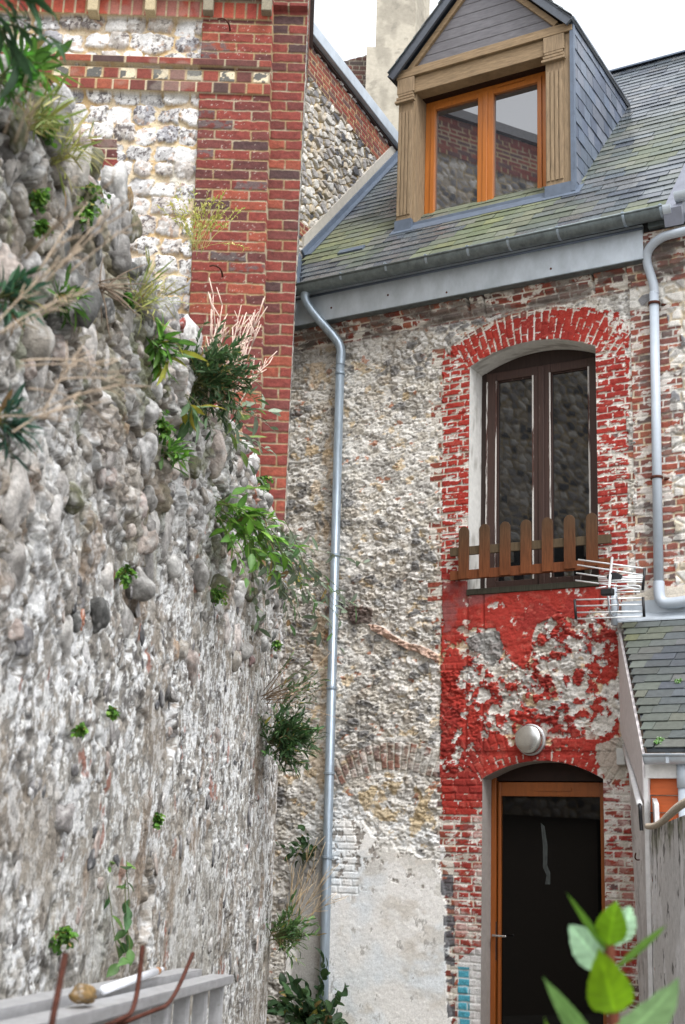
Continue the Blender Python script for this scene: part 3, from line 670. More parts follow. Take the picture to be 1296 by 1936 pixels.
# ------------------------------------------------------------------ old garden wall on the left
WALL_TOP = 3.54; S_END = 8.36
def build_garden_wall(parent):
    s = list(np.arange(-1.5, 2.3, .03))+[2.3]
    while s[-1] < S_END: s.append(s[-1]+max(.0028, .0021*s[-1]))
    s = np.array(s); s[-1] = S_END
    t = np.concatenate([np.arange(0, .35, .03), np.arange(.35, WALL_TOP, .0056)])
    S, T = np.meshgrid(s, t)
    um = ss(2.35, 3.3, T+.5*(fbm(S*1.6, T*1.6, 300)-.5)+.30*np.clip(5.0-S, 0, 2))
    wS = S+.06*(fbm(S*5, T*5, 301, 3)-.5)*2; wT = T+.06*(fbm(S*5, T*5, 302, 3)-.5)*2
    f1, f2, ia, ib = worley(wS/.25, wT/.17, 303); g1, g2, ja, jb = worley(wS/.085, wT/.066, 305); h1, h2, ka, kb = worley(wS/.042, wT/.036, 309)
    big = np.minimum(np.sqrt(np.clip(1-(f1/.62)**2, 0, 1)), .62+.2*(ib-.5))*(ia > .45); med = np.minimum(np.sqrt(np.clip(1-(g1/.6)**2, 0, 1)), .66)*(ja > .35); sm = np.sqrt(np.clip(1-(h1/.6)**2, 0, 1))*(ka > .4)
    pl = ss(.36, .56, fbm(S*1.3, T*1.7, 306, 3))*(1-um)
    wr_ = .5*fbm(S*9, T*9, 340, 3); q1, q2, qa, qb = worley(S/.16+wr_, T/.125+.5*fbm(S*9, T*9, 341, 3), 342); jn = (1-ss(.02, .16, q2-q1))*ss(.25, .45, fbm(S*2.1, T*2.1, 343, 3)+.25*um)
    keepb = ss(.42, .58, fbm(S*1.5, T*1.5, 344, 3))
    Hh = um*(.060*big*(.4+.6*ib)*keepb+.020*med*keepb+.008*sm+.020*qb)+(1-um)*(1-.8*pl)*(.008*big*(ib > .6)+.006*med*(.4+.6*jb)+.004*sm) \
        + (.009+.028*um)*(fbm(S*7, T*7, 307, 4)-.5) + (.006-.003*pl+.008*um)*(fbm(S*24, T*24, 308, 4)-.5)+(.003+.003*um)*(fbm(S*60, T*60, 310, 3)-.5) - jn*(.006+.022*um)*(1-.7*pl)
    Hh += um*.014*(fbm(S*45, T*45, 351, 3)-.5)
    crk = (1-ss(.0, .022, np.abs(fbm(S*4.5, T*3.4, 352, 5, .6)-.5)))*ss(.45, .6, fbm(S*1.7, T*1.7, 353, 3)); Hh -= .008*crk
    pit = ss(.90, .97, rfbm(S*13, T*10, 311)); Hh -= pit*(.008+.008*um)*(1-.5*pl)
    Hh -= .035*ss(.95, .99, rfbm(S*3.4, T*2.8, 312))
    C = mixc(full(S.shape, (.31, .28, .245)), (.41, .385, .35), ss(.4, .8, rfbm(S*2.5, T*2.5, 313)))
    C = mixc(C, (.22, .195, .17), ss(.55, .9, rfbm(S*5, T*4, 314))*(.45+.3*um))
    earth = (1-ss(.05, .4, np.maximum(np.maximum(big, med), sm*.8)))
    C = mixc(C, (.105, .085, .065), earth*um*keepb*.8)
    fcs = palette(qa, [(.40, .37, .34), (.30, .275, .25), (.52, .50, .475), (.24, .215, .19), (.44, .38, .33), (.60, .585, .565), (.17, .165, .165), (.38, .34, .30)])
    C = C+(fcs-C)*(.75*(1-pl)*ss(.05, .2, q2-q1))[..., None]
    C = mixc(C, (.055, .047, .038), jn*(.65+.35*um)*(1-.5*pl)); C = mixc(C, (.10, .09, .08), crk*.8)
    stc = palette(ib, [(.42, .39, .36), (.22, .21, .205), (.54, .52, .49), (.34, .29, .26), (.13, .13, .135), (.46, .41, .38)])
    C = C+(stc-C)*(ss(.1, .5, big)*(.2+.65*um)*keepb)[..., None]
    stc = palette(jb, [(.40, .37, .345), (.19, .18, .175), (.56, .54, .52), (.33, .28, .245), (.11, .11, .115), (.44, .36, .32), (.48, .46, .445)])
    C = C+(stc-C)*(ss(.1, .5, med)*(1-.75*pl)*(.25+.5*um)*keepb)[..., None]
    C = C*(1-.38*um*ss(.2, .6, fbm(S*2, T*2, 350, 3)))[..., None]  # upper stones: older and dirtier, and darkened in colour against bright top light
    C = mixc(C, (.60, .59, .57), ss(.68, .74, rfbm(S*34, T*30, 331, 4))*um*.5)
    C = mixc(C, (.10, .09, .085), ss(.80, .88, rfbm(S*30, T*26, 332, 4))*um*.6)
    # limewash left in the hollows and on the plaster, broken into flakes
    reg = .22*(fbm(S*1.4, T*1.3, 330, 3)-.5)*2-.20*um+.06*pl
    lime = ss(.455, .495, rfbm(S*15, T*13, 315, 6, .68)+reg)
    C = mixc(C, (.73, .735, .75), lime*(.86-.46*um))
    C = mixc(C, (.74, .74, .735), ss(.74, .78, rfbm(S*30, T*24, 316, 5, .65)+reg*.6)*(.85-.4*um))
    C = mixc(C, (.25, .23, .205), ss(.70, .74, rfbm(S*24, T*20, 333, 5, .65))*(1-um)*.85)
    C = mixc(C, (.09, .08, .075), ss(.87, .90, rfbm(S*18, T*13, 334, 5, .65))*(1-um)*.8)
    # bare grey plaster low down
    C = mixc(C, (.40, .38, .345), ss(.55, .72, rfbm(S*1.6, T*2.2, 317))*(1-um)*ss(2.1, .9, T)*.55)
    C = mixc(C, (.09, .08, .07), pit*.7)
    C = mixc(C, (.24, .16, .10), ss(.92, .97, rfbm(S*3.5, T*2.6, 318))*.5)
    C = mixc(C, (.30, .10, .06), ss(.985, .992, rfbm(S*7, T*5, 319))*.7)
    C = mixc(C, (.12, .13, .05), ss(.72, .92, rfbm(S*4, T*4, 320))*um*.65)
    C = C*A3(1.005, 1.005, .985)*1.03
    C = mixc(C, (.27, .22, .165), ss(.72, .9, rfbm(S*1.9, T*2.3, 354, 5, .6))*.45)
    # rounded, ragged top
    top = 1-ss(WALL_TOP-.16, WALL_TOP, T)
    Hh = Hh-.10*(1-top)*(.5+fbm(S*4, T*0, 321))
    Tz = T+.05*(1-top)*(fbm(S*6, T*0+3, 322)-.5)*2
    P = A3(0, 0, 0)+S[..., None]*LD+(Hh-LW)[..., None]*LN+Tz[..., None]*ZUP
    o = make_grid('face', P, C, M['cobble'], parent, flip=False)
    # rough capping running back from the face, and the end of the wall
    n = np.linspace(-.06, -.5, 24); ss_ = s[::2]; S2, N2 = np.meshgrid(ss_, n)
    h = WALL_TOP-.02+.05*(fbm(S2*6, N2*9, 323)-.5)*2+.03*(fbm(S2*18, N2*18, 324)-.5)-.12*ss(-.3, -.5, N2)
    h[0] -= .05
    C2 = mixc(full(S2.shape, (.30, .265, .22)), (.13, .14, .05), ss(.45, .7, rfbm(S2*5, N2*6, 325))*.7)
    make_grid('capping', A3(0, 0, 0)+S2[..., None]*LD+(N2-LW)[..., None]*LN+h[..., None]*ZUP, C2, M['cobble'], parent)
    t3 = np.arange(0, WALL_TOP, .02); n3 = np.linspace(.0, -.5, 26); T3, N3 = np.meshgrid(t3, n3, indexing='ij')
    e = S_END-.02+.05*(fbm(N3*9, T3*9, 326)-.3)
    C3 = mixc(full(T3.shape, (.40, .36, .32)), (.62, .6, .57), ss(.5, .6, rfbm(N3*9, T3*7, 327)))
    make_grid('end_face', A3(0, 0, 0)+e[..., None]*LD+(N3-LW)[..., None]*LN+T3[..., None]*ZUP, C3, M['cobble'], parent)
    mb = MB(); mb.box(LWP(-1.48, 0, -.06), LD*(S_END+1.44), -LN*.42, ZUP*(WALL_TOP-.16), (.36, .33, .29)); mb.build('core', M['cobble'], parent)
    mb = MB(); rg = random.Random(4)
    def put(sx, tz, nn, r, fine=True):
        a = rg.uniform(0, 6.28); e1 = norm(LD*math.cos(a)+ZUP*math.sin(a)); e2 = norm(np.cross(LN, e1)+LN*rg.uniform(-.3, .3))
        col = np.array(rg.choice([(.44, .43, .41), (.30, .29, .275), (.56, .55, .54), (.36, .30, .27), (.22, .21, .20), (.44, .38, .34), (.34, .31, .27), (.15, .15, .09), (.12, .12, .115)]))
        mb.stone(LWP(sx, tz, nn), [e1*r*rg.uniform(.9, 1.35), e2*r*rg.uniform(.7, 1.), LN*r*rg.uniform(.6, .9)], rg.randint(1, 9999), col, fine)
    for k in range(260):
        sx = rg.uniform(2.8, S_END-.05); tz = WALL_TOP-abs(rg.gauss(0, .5))-.02
        put(sx, tz, rg.uniform(-.02, .03), rg.uniform(.018, .055) if rg.random() < .88 else rg.uniform(.055, .085), sx < 6)
    for k in range(260):
        tz = rg.triangular(.5, 3.1, 2.5); r = rg.uniform(.014, .045); a = rg.uniform(0, 6.28); e1 = LD*math.cos(a)+ZUP*math.sin(a); e2 = norm(np.cross(LN, e1))
        col = rg.choice([(.58, .56, .54), (.34, .32, .31), (.66, .65, .64), (.42, .34, .30), (.16, .155, .16), (.22, .21, .21), (.50, .42, .37), (.10, .10, .105)])
        mb.stone(LWP(rg.uniform(3.0, S_END-.1), tz, rg.uniform(-.006, .004)), [e1*r*rg.uniform(1., 1.5), e2*r*rg.uniform(.55, .9), LN*r*rg.uniform(.12, .22)], rg.randint(1, 9999), col, False, .22)
    for k in range(70):
        sx = rg.uniform(3.0, S_END-.03); put(sx, WALL_TOP+rg.uniform(-.05, .03), rg.uniform(-.25, .0), rg.uniform(.03, .065), sx < 6)
    for k in range(34):
        sx = rg.uniform(2.8, 4.9); tz = rg.uniform(2.05, 3.3); r = rg.uniform(.05, .085)
        col = rg.choice([(.46, .43, .40), (.36, .34, .32), (.52, .49, .46), (.44, .37, .34), (.30, .285, .27), (.56, .54, .51)])
        mb.stone(LWP(sx, tz, rg.uniform(-.02, .0)), [LD*r*rg.uniform(.8, 1.2), ZUP*r*rg.uniform(1., 1.45), LN*r*rg.uniform(.45, .65)], rg.randint(1, 9999), col, True, .2)
    for (x, y, a_, b_, c_, col) in ((262, 960, .045, .062, .06, (.50, .42, .39)), (268, 1020, .06, .075, .055, (.40, .34, .30)), (22, 950, .07, .10, .06, (.46, .43, .40)), (92, 965, .05, .062, .045, (.45, .43, .41)), (195, 830, .06, .10, .04, (.54, .50, .47)),
            (222, 352, .06, .075, .06, (.52, .51, .49)), (213, 425, .045, .085, .04, (.34, .33, .32)), (165, 305, .07, .06, .06, (.15, .145, .08)), (108, 245, .05, .095, .05, (.30, .285, .26)), (255, 430, .03, .05, .03, (.14, .13, .08)), (240, 385, .03, .06, .03, (.26, .17, .07)), (135, 320, .06, .11, .06, (.44, .41, .37)),
            (460, 848, .05, .05, .05, (.64, .62, .60)), (448, 828, .04, .04, .04, (.42, .24, .13)), (480, 870, .05, .04, .04, (.62, .6, .57)), (357, 640, .07, .08, .06, (.66, .64, .62)), (342, 615, .03, .03, .03, (.25, .05, .04)), (352, 910, .03, .06, .03, (.52, .44, .39)), (425, 1185, .05, .085, .035, (.55, .49, .46)), (447, 1205, .05, .085, .03, (.56, .50, .47)), (474, 1245, .045, .045, .03, (.26, .17, .16)),
            (152, 1175, .02, .03, .02, (.40, .15, .08)), (330, 1230, .04, .06, .02, (.40, .30, .22)), (45, 1210, .04, .05, .02, (.20, .195, .20)), (120, 1545, .05, .05, .03, (.30, .28, .27)), (300, 705, .05, .07, .05, (.32, .30, .28)), (185, 880, .035, .06, .04, (.50, .44, .41))):
        P = onwall(x, y, .005)
        mb.stone(P, [LD*a_+LN*a_*.2, ZUP*b_, LN*c_*.7], int(x*7+y), col, True, .26)
    mb.build('cobbles', M['cobble'], parent, True)
    return o
# ------------------------------------------------------------------ house
def at_w(x, y, w): return hit(x, y, ORG+EN*w, EN)
TAN = 1.08
def roof_v(w): return 7.13+(.159-w)*TAN
RUS = norm(-EN+ZUP*TAN); RNN = norm(EN*TAN+ZUP)
def roof_left(w): return -.147-(.159-w)*.612 if w > -.434 else -.51
def slate_col(rg, moss, cols=((.085, .10, .115), (.10, .115, .125), (.072, .083, .10), (.12, .125, .13))):
    c = np.array(rg.choice(cols))*rg.uniform(.8, 1.25)
    m = np.array(rg.choice([(.115, .135, .05), (.13, .14, .05), (.10, .125, .05), (.165, .18, .065)]))
    return c*(1-moss)+m*moss
def slating(mb, P0, along, up, nrm, rows, exposure, width, x0f, x1f, rg, mossf, thick=.007, tilt=.010):
    """slates laid course by course on the plane through P0"""
    for k in range(rows):
        a = x0f(k); b = x1f(k); x = a - (0 if k % 2 else width*.5) + rg.uniform(-.012, .012)
        while x < b:
            w = width*rg.uniform(.92, 1.08); l = max(x, a); r = min(x+w-.004, b)
            if r-l > .02:
                j = rg.uniform(-.006, .006); e = exposure*1.28; tl = tilt+rg.uniform(-.002, .005)
                p = P0+along*l+up*(k*exposure+j)+nrm*tl
                col = slate_col(rg, mossf((l+r)/2, k*exposure))
                uv_ = up*e-nrm*(tl-.001); sk = along*rg.uniform(-.003, .003)
                mb.box(p+sk, along*(r-l), uv_, nrm*thick, col)
            x += w
def strip_reveal(pts, w0, w1, name, mat, col, parent, seed):
    mb = MB(); n = len(pts); k = 10; V = []; C = []
    for (u, v) in pts:
        for i in range(k+1): V.append(H(u, v, w0+(w1-w0)*i/k))
    F = [[a*(k+1)+i, a*(k+1)+i+1, (a+1)*(k+1)+i+1, (a+1)*(k+1)+i] for a in range(n-1) for i in range(k)]
    V = np.array(V); q = rank(fbm((V[:, 0]+V[:, 1])*14+seed, V[:, 2]*14, seed))
    C = mixc(full((len(V),), col), (.30, .28, .25), ss(.80, .92, q)*.7)
    mb.add(V, F, C); return mb.build(name, mat, parent, False)
def arch_pts(u0, u1, v0, c, n=26, step=.09):
    m = max(2, int((arcv(c, u0)-v0)/step)); L = [(u0, v0+(arcv(c, u0)-v0)*i/m) for i in range(m)]
    A = [(u0+(u1-u0)*i/n, arcv(c, u0+(u1-u0)*i/n)) for i in range(n+1)]
    R = [(u1, arcv(c, u1)-(arcv(c, u1)-v0)*(i+1)/m) for i in range(m)]
    return L+A+R

house = thing('house', 'narrow old house with peeling red paint round its window and door, under a slate roof', 'house', H(1.5, 0, 0))
build_facade(house)
mb = MB(); mb.uv(-.55, 3.9, -.05, 6.9, -.50, -.44, (.015, .014, .013)); mb.build('light_stop', M['render'], house)  # unseen dark panel added to stop sky light leaking through the openings
mb = MB(); mb.uv(-.5, 3.66, 6.88, 7.125, -.3, .13, (.03, .03, .03)); mb.build('eaves_light_stop', M['render'], house)  # dark block added behind the fascia to stop sky leaking under the roof
rg = random.Random(21)
# roof slates
mb = MB(); RP0 = H(0, roof_v(.215), .215); run = math.hypot(1, TAN)
EXPO = .136; ROWS = int((.215+3.46)*run/EXPO)+1
wk = lambda k: .215-k*EXPO/run
nz_moss = lambda x, y: float(fbm(np.array([x*1.1+3.3]), np.array([y*1.1+1.7]), 400, 3)[0])
def moss_main(x, y):
    m = max(0., min(1., (nz_moss(x, y)-.30)*3.2)); low = max(0., min(1., 1.2-y/3.0)); return min(.9, m*low*(.65+.3*rg.random()))
slating(mb, RP0, EX, RUS, RNN, ROWS, EXPO, .21, lambda k: roof_left(wk(k))+.03, lambda k: 3.72, rg, moss_main)
mb.prism([H(-.5, roof_v(.2)-.01, .2), H(3.72, roof_v(.2)-.01, .2), H(3.72, roof_v(-3.46)-.01, -3.46), H(-.5, roof_v(-3.46)-.01, -3.46)], -RNN*.05, (.06, .07, .08))
roof = mb.build('roof', M['slate'], house)
mb = MB()
mb.prism([H(-.52, roof_v(-3.46)+.02, -3.50), H(3.74, roof_v(-3.46)+.02, -3.50), H(3.74, roof_v(-3.46)-.03, -3.36), H(-.52, roof_v(-3.46)-.03, -3.36)], ZUP*.02, (.3, .33, .36))
mb.build('ridge_capping', M['lead'], roof)
# rake flashing against the neighbour: cement fillet and zinc soaker
mb = MB()
a0, a1 = H(-.515, roof_v(-.434)+.0, -.434), H(-.515, roof_v(-3.4), -3.4)
mb.prism([a0, a1, a1+ZUP*.26, a0+ZUP*.26], EX*.05, (.45, .42, .37))
mb.build('cement_fillet', M['render'], roof)
mb = MB()
mb.prism([a0+EX*.055, a1+EX*.055, a1+EX*.055+RNN*.085, a0+EX*.055+RNN*.085], EX*.02)
mb.prism([a0+EX*.05+RNN*.02, a1+EX*.05+RNN*.02, a1+EX*.15+RNN*.02, a0+EX*.15+RNN*.02], RNN*.008)
b0, b1 = H(roof_left(-.434), roof_v(-.434), -.434), H(roof_left(.2), roof_v(.2), .2)
mb.prism([b0+EX*.01, b1+EX*.01, b1+EX*.01+RNN*.07, b0+EX*.01+RNN*.07], EX*.02)
mb.build('rake_flashing', M['lead'], roof)
mb = MB(); a0, a1 = H(3.70, roof_v(.30), .30), H(3.70, roof_v(-3.4), -3.4)
mb.prism([a0-ZUP*.10, a1-ZUP*.10, a1+RNN*.07, a0+RNN*.07], EX*.16); mb.build('verge_flashing', M['lead_pale'], roof)
mb = MB(); p = at_w(648, 434, -.25); c_ = p
mb.box(H(.06, roof_v(-.28)+.02, -.28), EX*.30, RUS*.09, RNN*.02); mb.build('slipped_slate', M['lead'], roof)
# fascia
mb = MB(); mb.uv(-.22, 3.46, 6.695, 7.025, .02, .16)
mb.build('fascia', M['zinc'], house, bevel=.006)
fas = [o for o in house.children if o.name.startswith('fascia')][0]
mb = MB(); mb.tube([H(-.2, 6.985, .166), H(3.46, 6.985, .166)], .013, 8); mb.build('moulding', M['lead'], fas, True)
mb = MB()
mb.uv(-.22, 3.46, 6.686, 6.694, .02, .172); mb.build('drip_edge', M['zinc_dark'], fas)
mb = MB()
for x, y in ((627, 582), (734, 558), (845, 553), (1042, 508), (1228, 452)):
    P = at_w(x, y, .161); mb = MB(); mb.lathe(P, EN, [(.011, 0), (.011, .004)], 8); mb.build('fixing', M['rust'], fas)
mb = MB()
for ux in (1.55,): mb.uv(ux, ux+.012, 6.70, 6.96, .16, .1635)
mb.build('seam', M['zinc'], fas)
# gutter
GW, GV, GR = .285, 7.045, .078
mb = MB(); n = 12; U0, U1 = -.06, 3.70; segs = 40
V = []; F = []
for i in range(segs+1):
    u = U0+(U1-U0)*i/segs; vv = GV+.010*(u/3.7)
    for r in (GR, GR-.006):
        for k in range(n+1):
            a = math.pi*k/n; V.append(H(u, vv-r*math.sin(a), GW+r*math.cos(a)))
m2 = 2*(n+1)
for i in range(segs):
    for j in (0, n+1):
        for k in range(n):
            q = [i*m2+j+k, i*m2+j+k+1, (i+1)*m2+j+k+1, (i+1)*m2+j+k]; F.append(q if j else q[::-1])
mb.add(V, F); gut = mb.build('gutter', M['zinc_dark'], house, True)
mb = MB(); mb.tube([H(U0, GV+.004, GW+GR+.003), H(U1, GV+.014, GW+GR+.003)], .011, 8); mb.build('rolled_edge', M['zinc_dark'], gut, True)
for u in (U1,):
    mb = MB(); mb.prism([H(u, GV+.012-(GR+.012)*math.sin(math.pi*k/14), GW+(GR+.012)*math.cos(math.pi*k/14)) for k in range(15)], EX*.07); mb.build('end_cap', M['zinc'], gut)
mb = MB(); mb.prism([H(U0, GV-(GR)*math.sin(math.pi*k/14), GW+GR*math.cos(math.pi*k/14)) for k in range(15)], EX*.008); mb.build('end_plate', M['zinc_dark'], gut)
for x in (642, 727, 803, 882, 958, 1052, 1176, 1247):
    u = fac(x, 460+(958-x)*.22, .36)[0]; mb = MB()
    for (d0, d1) in ((0, .02),):
        A = [H(u, GV+.012-(GR+.006)*math.sin(math.pi*k/14), GW+(GR+.006)*math.cos(math.pi*k/14)) for k in range(15)]
        B = [H(u, GV+.012-(GR+.001)*math.sin(math.pi*k/14), GW+(GR+.001)*math.cos(math.pi*k/14)) for k in range(15)][::-1]
        for k in range(14): mb.prism([A[k], A[k+1], B[13-k], B[14-k]], EX*.022)
        mb.box(H(u, GV+.012, GW+GR-.012), EX*.022, EN*.03, ZUP*.014)
    mb.build('bracket', M['pipe'], gut)
# left downpipe
def smooth_path(pts, it=2):
    pts = [np.asarray(p, float) for p in pts]
    for _ in range(it):
        q = [pts[0]]
        for a, b in zip(pts[:-1], pts[1:]): q += [a*.75+b*.25, a*.25+b*.75]
        pts = q+[pts[-1]]
    return pts
mb = MB()
mb.tube(smooth_path([at_w(583, 543, .285), at_w(574, 562, .27), at_w(592, 592, .22), at_w(636, 640, .10), at_w(646, 660, .085), at_w(644, 690, .085)], 3), .046, 16)
mb.tube([at_w(644, 672, .085), at_w(613, 1850, .085), at_w(610, 1990, .085)], .043, 16)
dp = mb.build('downpipe', M['pipe'], house, True)
for y in (706, 1050, 1301, 1462, 1621):
    x = 644-(y-672)*31/1178; P = at_w(x, y, .085); mb = MB(); mb.lathe(P-ZUP*.012, ZUP, [(.044, 0), (.052, .003), (.052, .022), (.044, .025)], 20)
    mb.box(P-EN*.085-EX*.01-ZUP*.008, EX*.02, EN*.05, ZUP*.016); mb.build('pipe_clip', M['pipe'], dp)
# ---- upper window
WW = -.27
pts = arch_pts(WU0, WU1, WV0, WC)
strip_reveal(pts, .004, WW-.06, 'window_reveal', M['white'], (.66, .65, .62), house, 5)
mb = MB(); T0 = fac(975, 716, WW)[1]; B0 = WV0+.17
uL0, uL1, uR0, uR1 = (fac(x, 900, WW)[0] for x in (940, 1009, 1043, 1116)); mid = (uL1+uR0)/2
f = lambda a, b, c, d, e, g: mb.uv(a, b, c, d, WW+e, WW+g)
f(WU0, WU0+.055, WV0, WVS+.02, -.05, .0); f(WU1-.05, WU1, WV0, WVS+.02, -.05, .0)
head = [(WU0, T0+.09)]+[(WU0+(WU1-WU0)*i/20, arcv(WC, WU0+(WU1-WU0)*i/20)) for i in range(21)]+[(WU1, T0+.09)]
mb.prism([H(a, b, WW-.05) for a, b in head], EN*.044)
wf = mb.build('window_frame', M['frame_shaded'], house, bevel=.004)
for nm, (a, b, s0, s1) in (('l', (uL0, uL1, WU0+.057, mid-.002)), ('r', (uR0, uR1, mid+.002, WU1-.052))):
    mb = MB()
    f(s0, a, WV0+.03, T0+.085, -.032, .016); f(b, s1, WV0+.03, T0+.085, -.032, .016)
    f(a, b, T0, T0+.085, -.032, .014); f(a, b, WV0+.03, B0, -.032, .014)
    f(a, a+.012, B0, T0, -.03, -.004); f(b-.012, b, B0, T0, -.03, -.004); f(a+.012, b-.012, T0-.012, T0, -.03, -.004)
    mb.build('sash', M['oldbrown'], wf, bevel=.004)
    mb = MB(); f(a-.010, a+.003, B0, T0, .0165, .021); f(b-.004, b+.010, B0, T0, .0165, .021); f(s0 if nm == 'l' else s1-.014, s0+.014 if nm == 'l' else s1, WV0+.1, T0, .0165, .022); mb.build('glazing_bead', M['worn'], wf)
    mb = MB(); f(a-.004, b+.004, B0-.004, T0+.004, -.026, -.020); mb.build('pane', M['glass'], wf)
mb = MB(); mb.uv(mid-.03, mid+.03, WV0+.06, T0+.08, WW+.016, WW+.032); mb.build('astragal', M['oldbrown'], wf, bevel=.008)
mb = MB(); mb.uv(WU0+.0, WU1-.0, WV0+.001, WV0+.055, WW-.05, .035, (.045, .042, .03)); mb.uv(WU0+.06, WU1-.06, WV0+.055, WV0+.10, WW, WW+.05, (.04, .035, .03))
mb.build('window_sill', M['picket'], wf, bevel=.006)
# ---- door
DW = -.20
strip_reveal(arch_pts(DU0, DU1, DV0, DC), .004, DW-.06, 'door_reveal', M['white'], (.33, .30, .28), house, 9)
mb = MB(); gT = fac(1040, 1506, DW)[1]; g0, g1 = fac(947, 1700, DW)[0], fac(1136, 1600, DW)[0]; gB = .16
fr0 = DU0+.045
f = lambda a, b, c, d, e, g: mb.uv(a, b, c, d, DW+e, DW+g)
f(DU0, fr0, DV0, DVS+.02, -.06, .015); f(DU1-.03, DU1, DV0, DVS+.02, -.06, .015)
head = [(DU0, gT+.13)]+[(DU0+(DU1-DU0)*i/20, arcv(DC, DU0+(DU1-DU0)*i/20)) for i in range(21)]+[(DU1, gT+.13)]
mb2 = MB(); mb2.prism([H(a, b, DW-.06) for a, b in head], EN*.05)
hb = mb; df = mb.build('door_frame', M['darkorange'], house, bevel=.004)
mb2.build('head_panel', M['headbrown'], df)
mb = MB(); l0 = fr0+.014; l1 = DU1-.034
f(l0, g0, DV0+.02, gT+.12, -.05, .0); f(g1, l1, DV0+.02, gT+.12, -.05, .0); f(g0, g1, gT, gT+.12, -.05, .0); f(g0, g1, DV0+.02, gB, -.05, .0)
door = mb.build('door', M['darkorange'], house, bevel=.005)
mb = MB(); f(g0-.004, g1+.004, gB-.004, gT+.004, -.035, -.028); mb.build('pane', M['glass_dark'], door)
mb = MB(); f(l0-.012, l0, DV0+.02, gT+.12, -.06, -.03); mb.build('gap_shade', M['black'], door)  # black strip stands in for the shade in the gap beside the leaf
hu, hv = fac(936, 1768, DW)
mb = MB(); mb.uv(hu-.02, hu+.018, hv-.20, hv+.11, DW+.0005, DW+.009); mb.build('handle_plate', M['black'], door, bevel=.004)
mb = MB(); mb.tube(smooth_path([H(hu, hv, DW+.008), H(hu, hv, DW+.055), H(hu+.03, hv, DW+.058), H(hu+.125, hv-.002, DW+.05)], 2), .010, 10); mb.build('handle', M['chrome'], door, True)
u_ = (g0+g1)/2; mb = MB(); mb.uv(u_-.13, u_+.2, gT+.045, gT+.07, DW+.0005, DW+.008); mb.build('air_vent', M['darkorange'], door)
mb = MB(); L_ = [(1023, 1556), (1030, 1562), (1036, 1600), (1035, 1636), (1041, 1650), (1041, 1672), (1031, 1672), (1034, 1655), (1027, 1640), (1027, 1600)]
mb.prism([at_w(x, y, DW-.0275) for x, y in L_], EN*.0012); mb.build('paint_smear', M['smear'], door)
mb = MB(); f(DU0, DU1, -.03, DV0+.018, -.06, .08); mb.build('threshold', M['concrete'] if 0 else M['lead'], df)

# ---- dormer
W0 = -.52
def D(x, y, w=W0): return fac(x, y, w)
cu = lambda *p: D(*p)[0]
dl0, dl1 = cu(753, 300), cu(780, 300); dr0, dr1 = cu(1033, 220), cu(1077, 220); dck = cu(1086, 220)
vb = roof_v(W0)+.015; v_cap = .5*(D(770, 150)[1]+D(1055, 68)[1]); vlt0 = .5*(D(790, 172)[1]+D(1030, 107)[1])
apex = D(904, -90, W0+.1); eL = D(736, 141, W0+.1); eR = D(1079, 31, W0+.1)
mb = MB(); mb.uv(dl0, dck-.02, vlt0, v_cap, W0-.16, W0, ); mb.uv(dl0-.03, dck+.0, v_cap+.002, v_cap+.07, W0-.16, W0+.035); mb.uv(dl0-.015, dck-.01, v_cap+.072, v_cap+.115, W0-.16, W0+.02)
vg = v_cap+.115; umid = apex[0]
dorm = mb.build('dormer', M['oak_h'], house, bevel=.006)
for (a, b) in ((dl0, dl1), (dr0, dr1-.055)):
    mb = MB(); mb.uv(a, b, vb-.02, v_cap-.001, W0-.14, W0+.012)
    for q in (.06, .30, .54, .78): mb.uv(a+(b-a)*q, a+(b-a)*(q+.17), vb+.16, v_cap-.40, W0+.012, W0+.026)
    for i, vv in enumerate((.30, .255, .21)): mb.uv(a-.004-.012*(2-i), b+.004+.012*(2-i), v_cap-vv, v_cap-vv+.028, W0+.012, W0+.032+.014*(2-i))
    mb.uv(a-.015, b+.015, v_cap-.18, v_cap-.003, W0+.012, W0+.034)
    mb.build('pilaster', M['oak'], dorm, bevel=.003)
mb = MB(); mb.uv(dr1-.055, dck-.025, vb-.02, v_cap-.001, W0-.2, W0+.002); mb.build('corner_post', M['oak'], dorm, bevel=.004)
# gable boards
gv1 = apex[1]-.14; hw = (gv1-vg)/((apex[1]-eR[1])/(eR[0]-apex[0])); hwl = (gv1-vg)/((apex[1]-eL[1])/(apex[0]-eL[0]))
mb = MB(); nb = 8; hh = (gv1-vg)/nb
for i in range(nb):
    t0, t1 = i/nb, (i+1)/nb
    mb.prism([H(umid-hwl*(1-t0), vg+hh*i, W0-.06), H(umid+hw*(1-t0), vg+hh*i, W0-.06), H(umid+hw*(1-t1)+.001, vg+hh*(i+1)-.007, W0-.06), H(umid-hwl*(1-t1)-.001, vg+hh*(i+1)-.007, W0-.06)], EN*.042)
mb.uv(umid-hwl*.6, umid+hw*.6, vg, vg+.35*(gv1-vg), W0-.12, W0-.07)
mb.build('gable_boarding', M['boards'], dorm)
mb = MB()
for s, e in ((-1, eL), (1, eR)):
    d_ = norm(H(e[0], e[1])-H(*apex)); n_ = norm(np.cross(d_, EN)); n_ = n_ if n_[2] < 0 else -n_
    A = H(apex[0], apex[1]-.02, W0-.03)+n_*.075; L = np.linalg.norm(H(e[0], e[1])-H(*apex))-.16
    mb.box(A, d_*L, n_*.062, EN*.05)
mb.build('raking_trim', M['oak_h'], dorm, bevel=.004)
mb = MB(); 
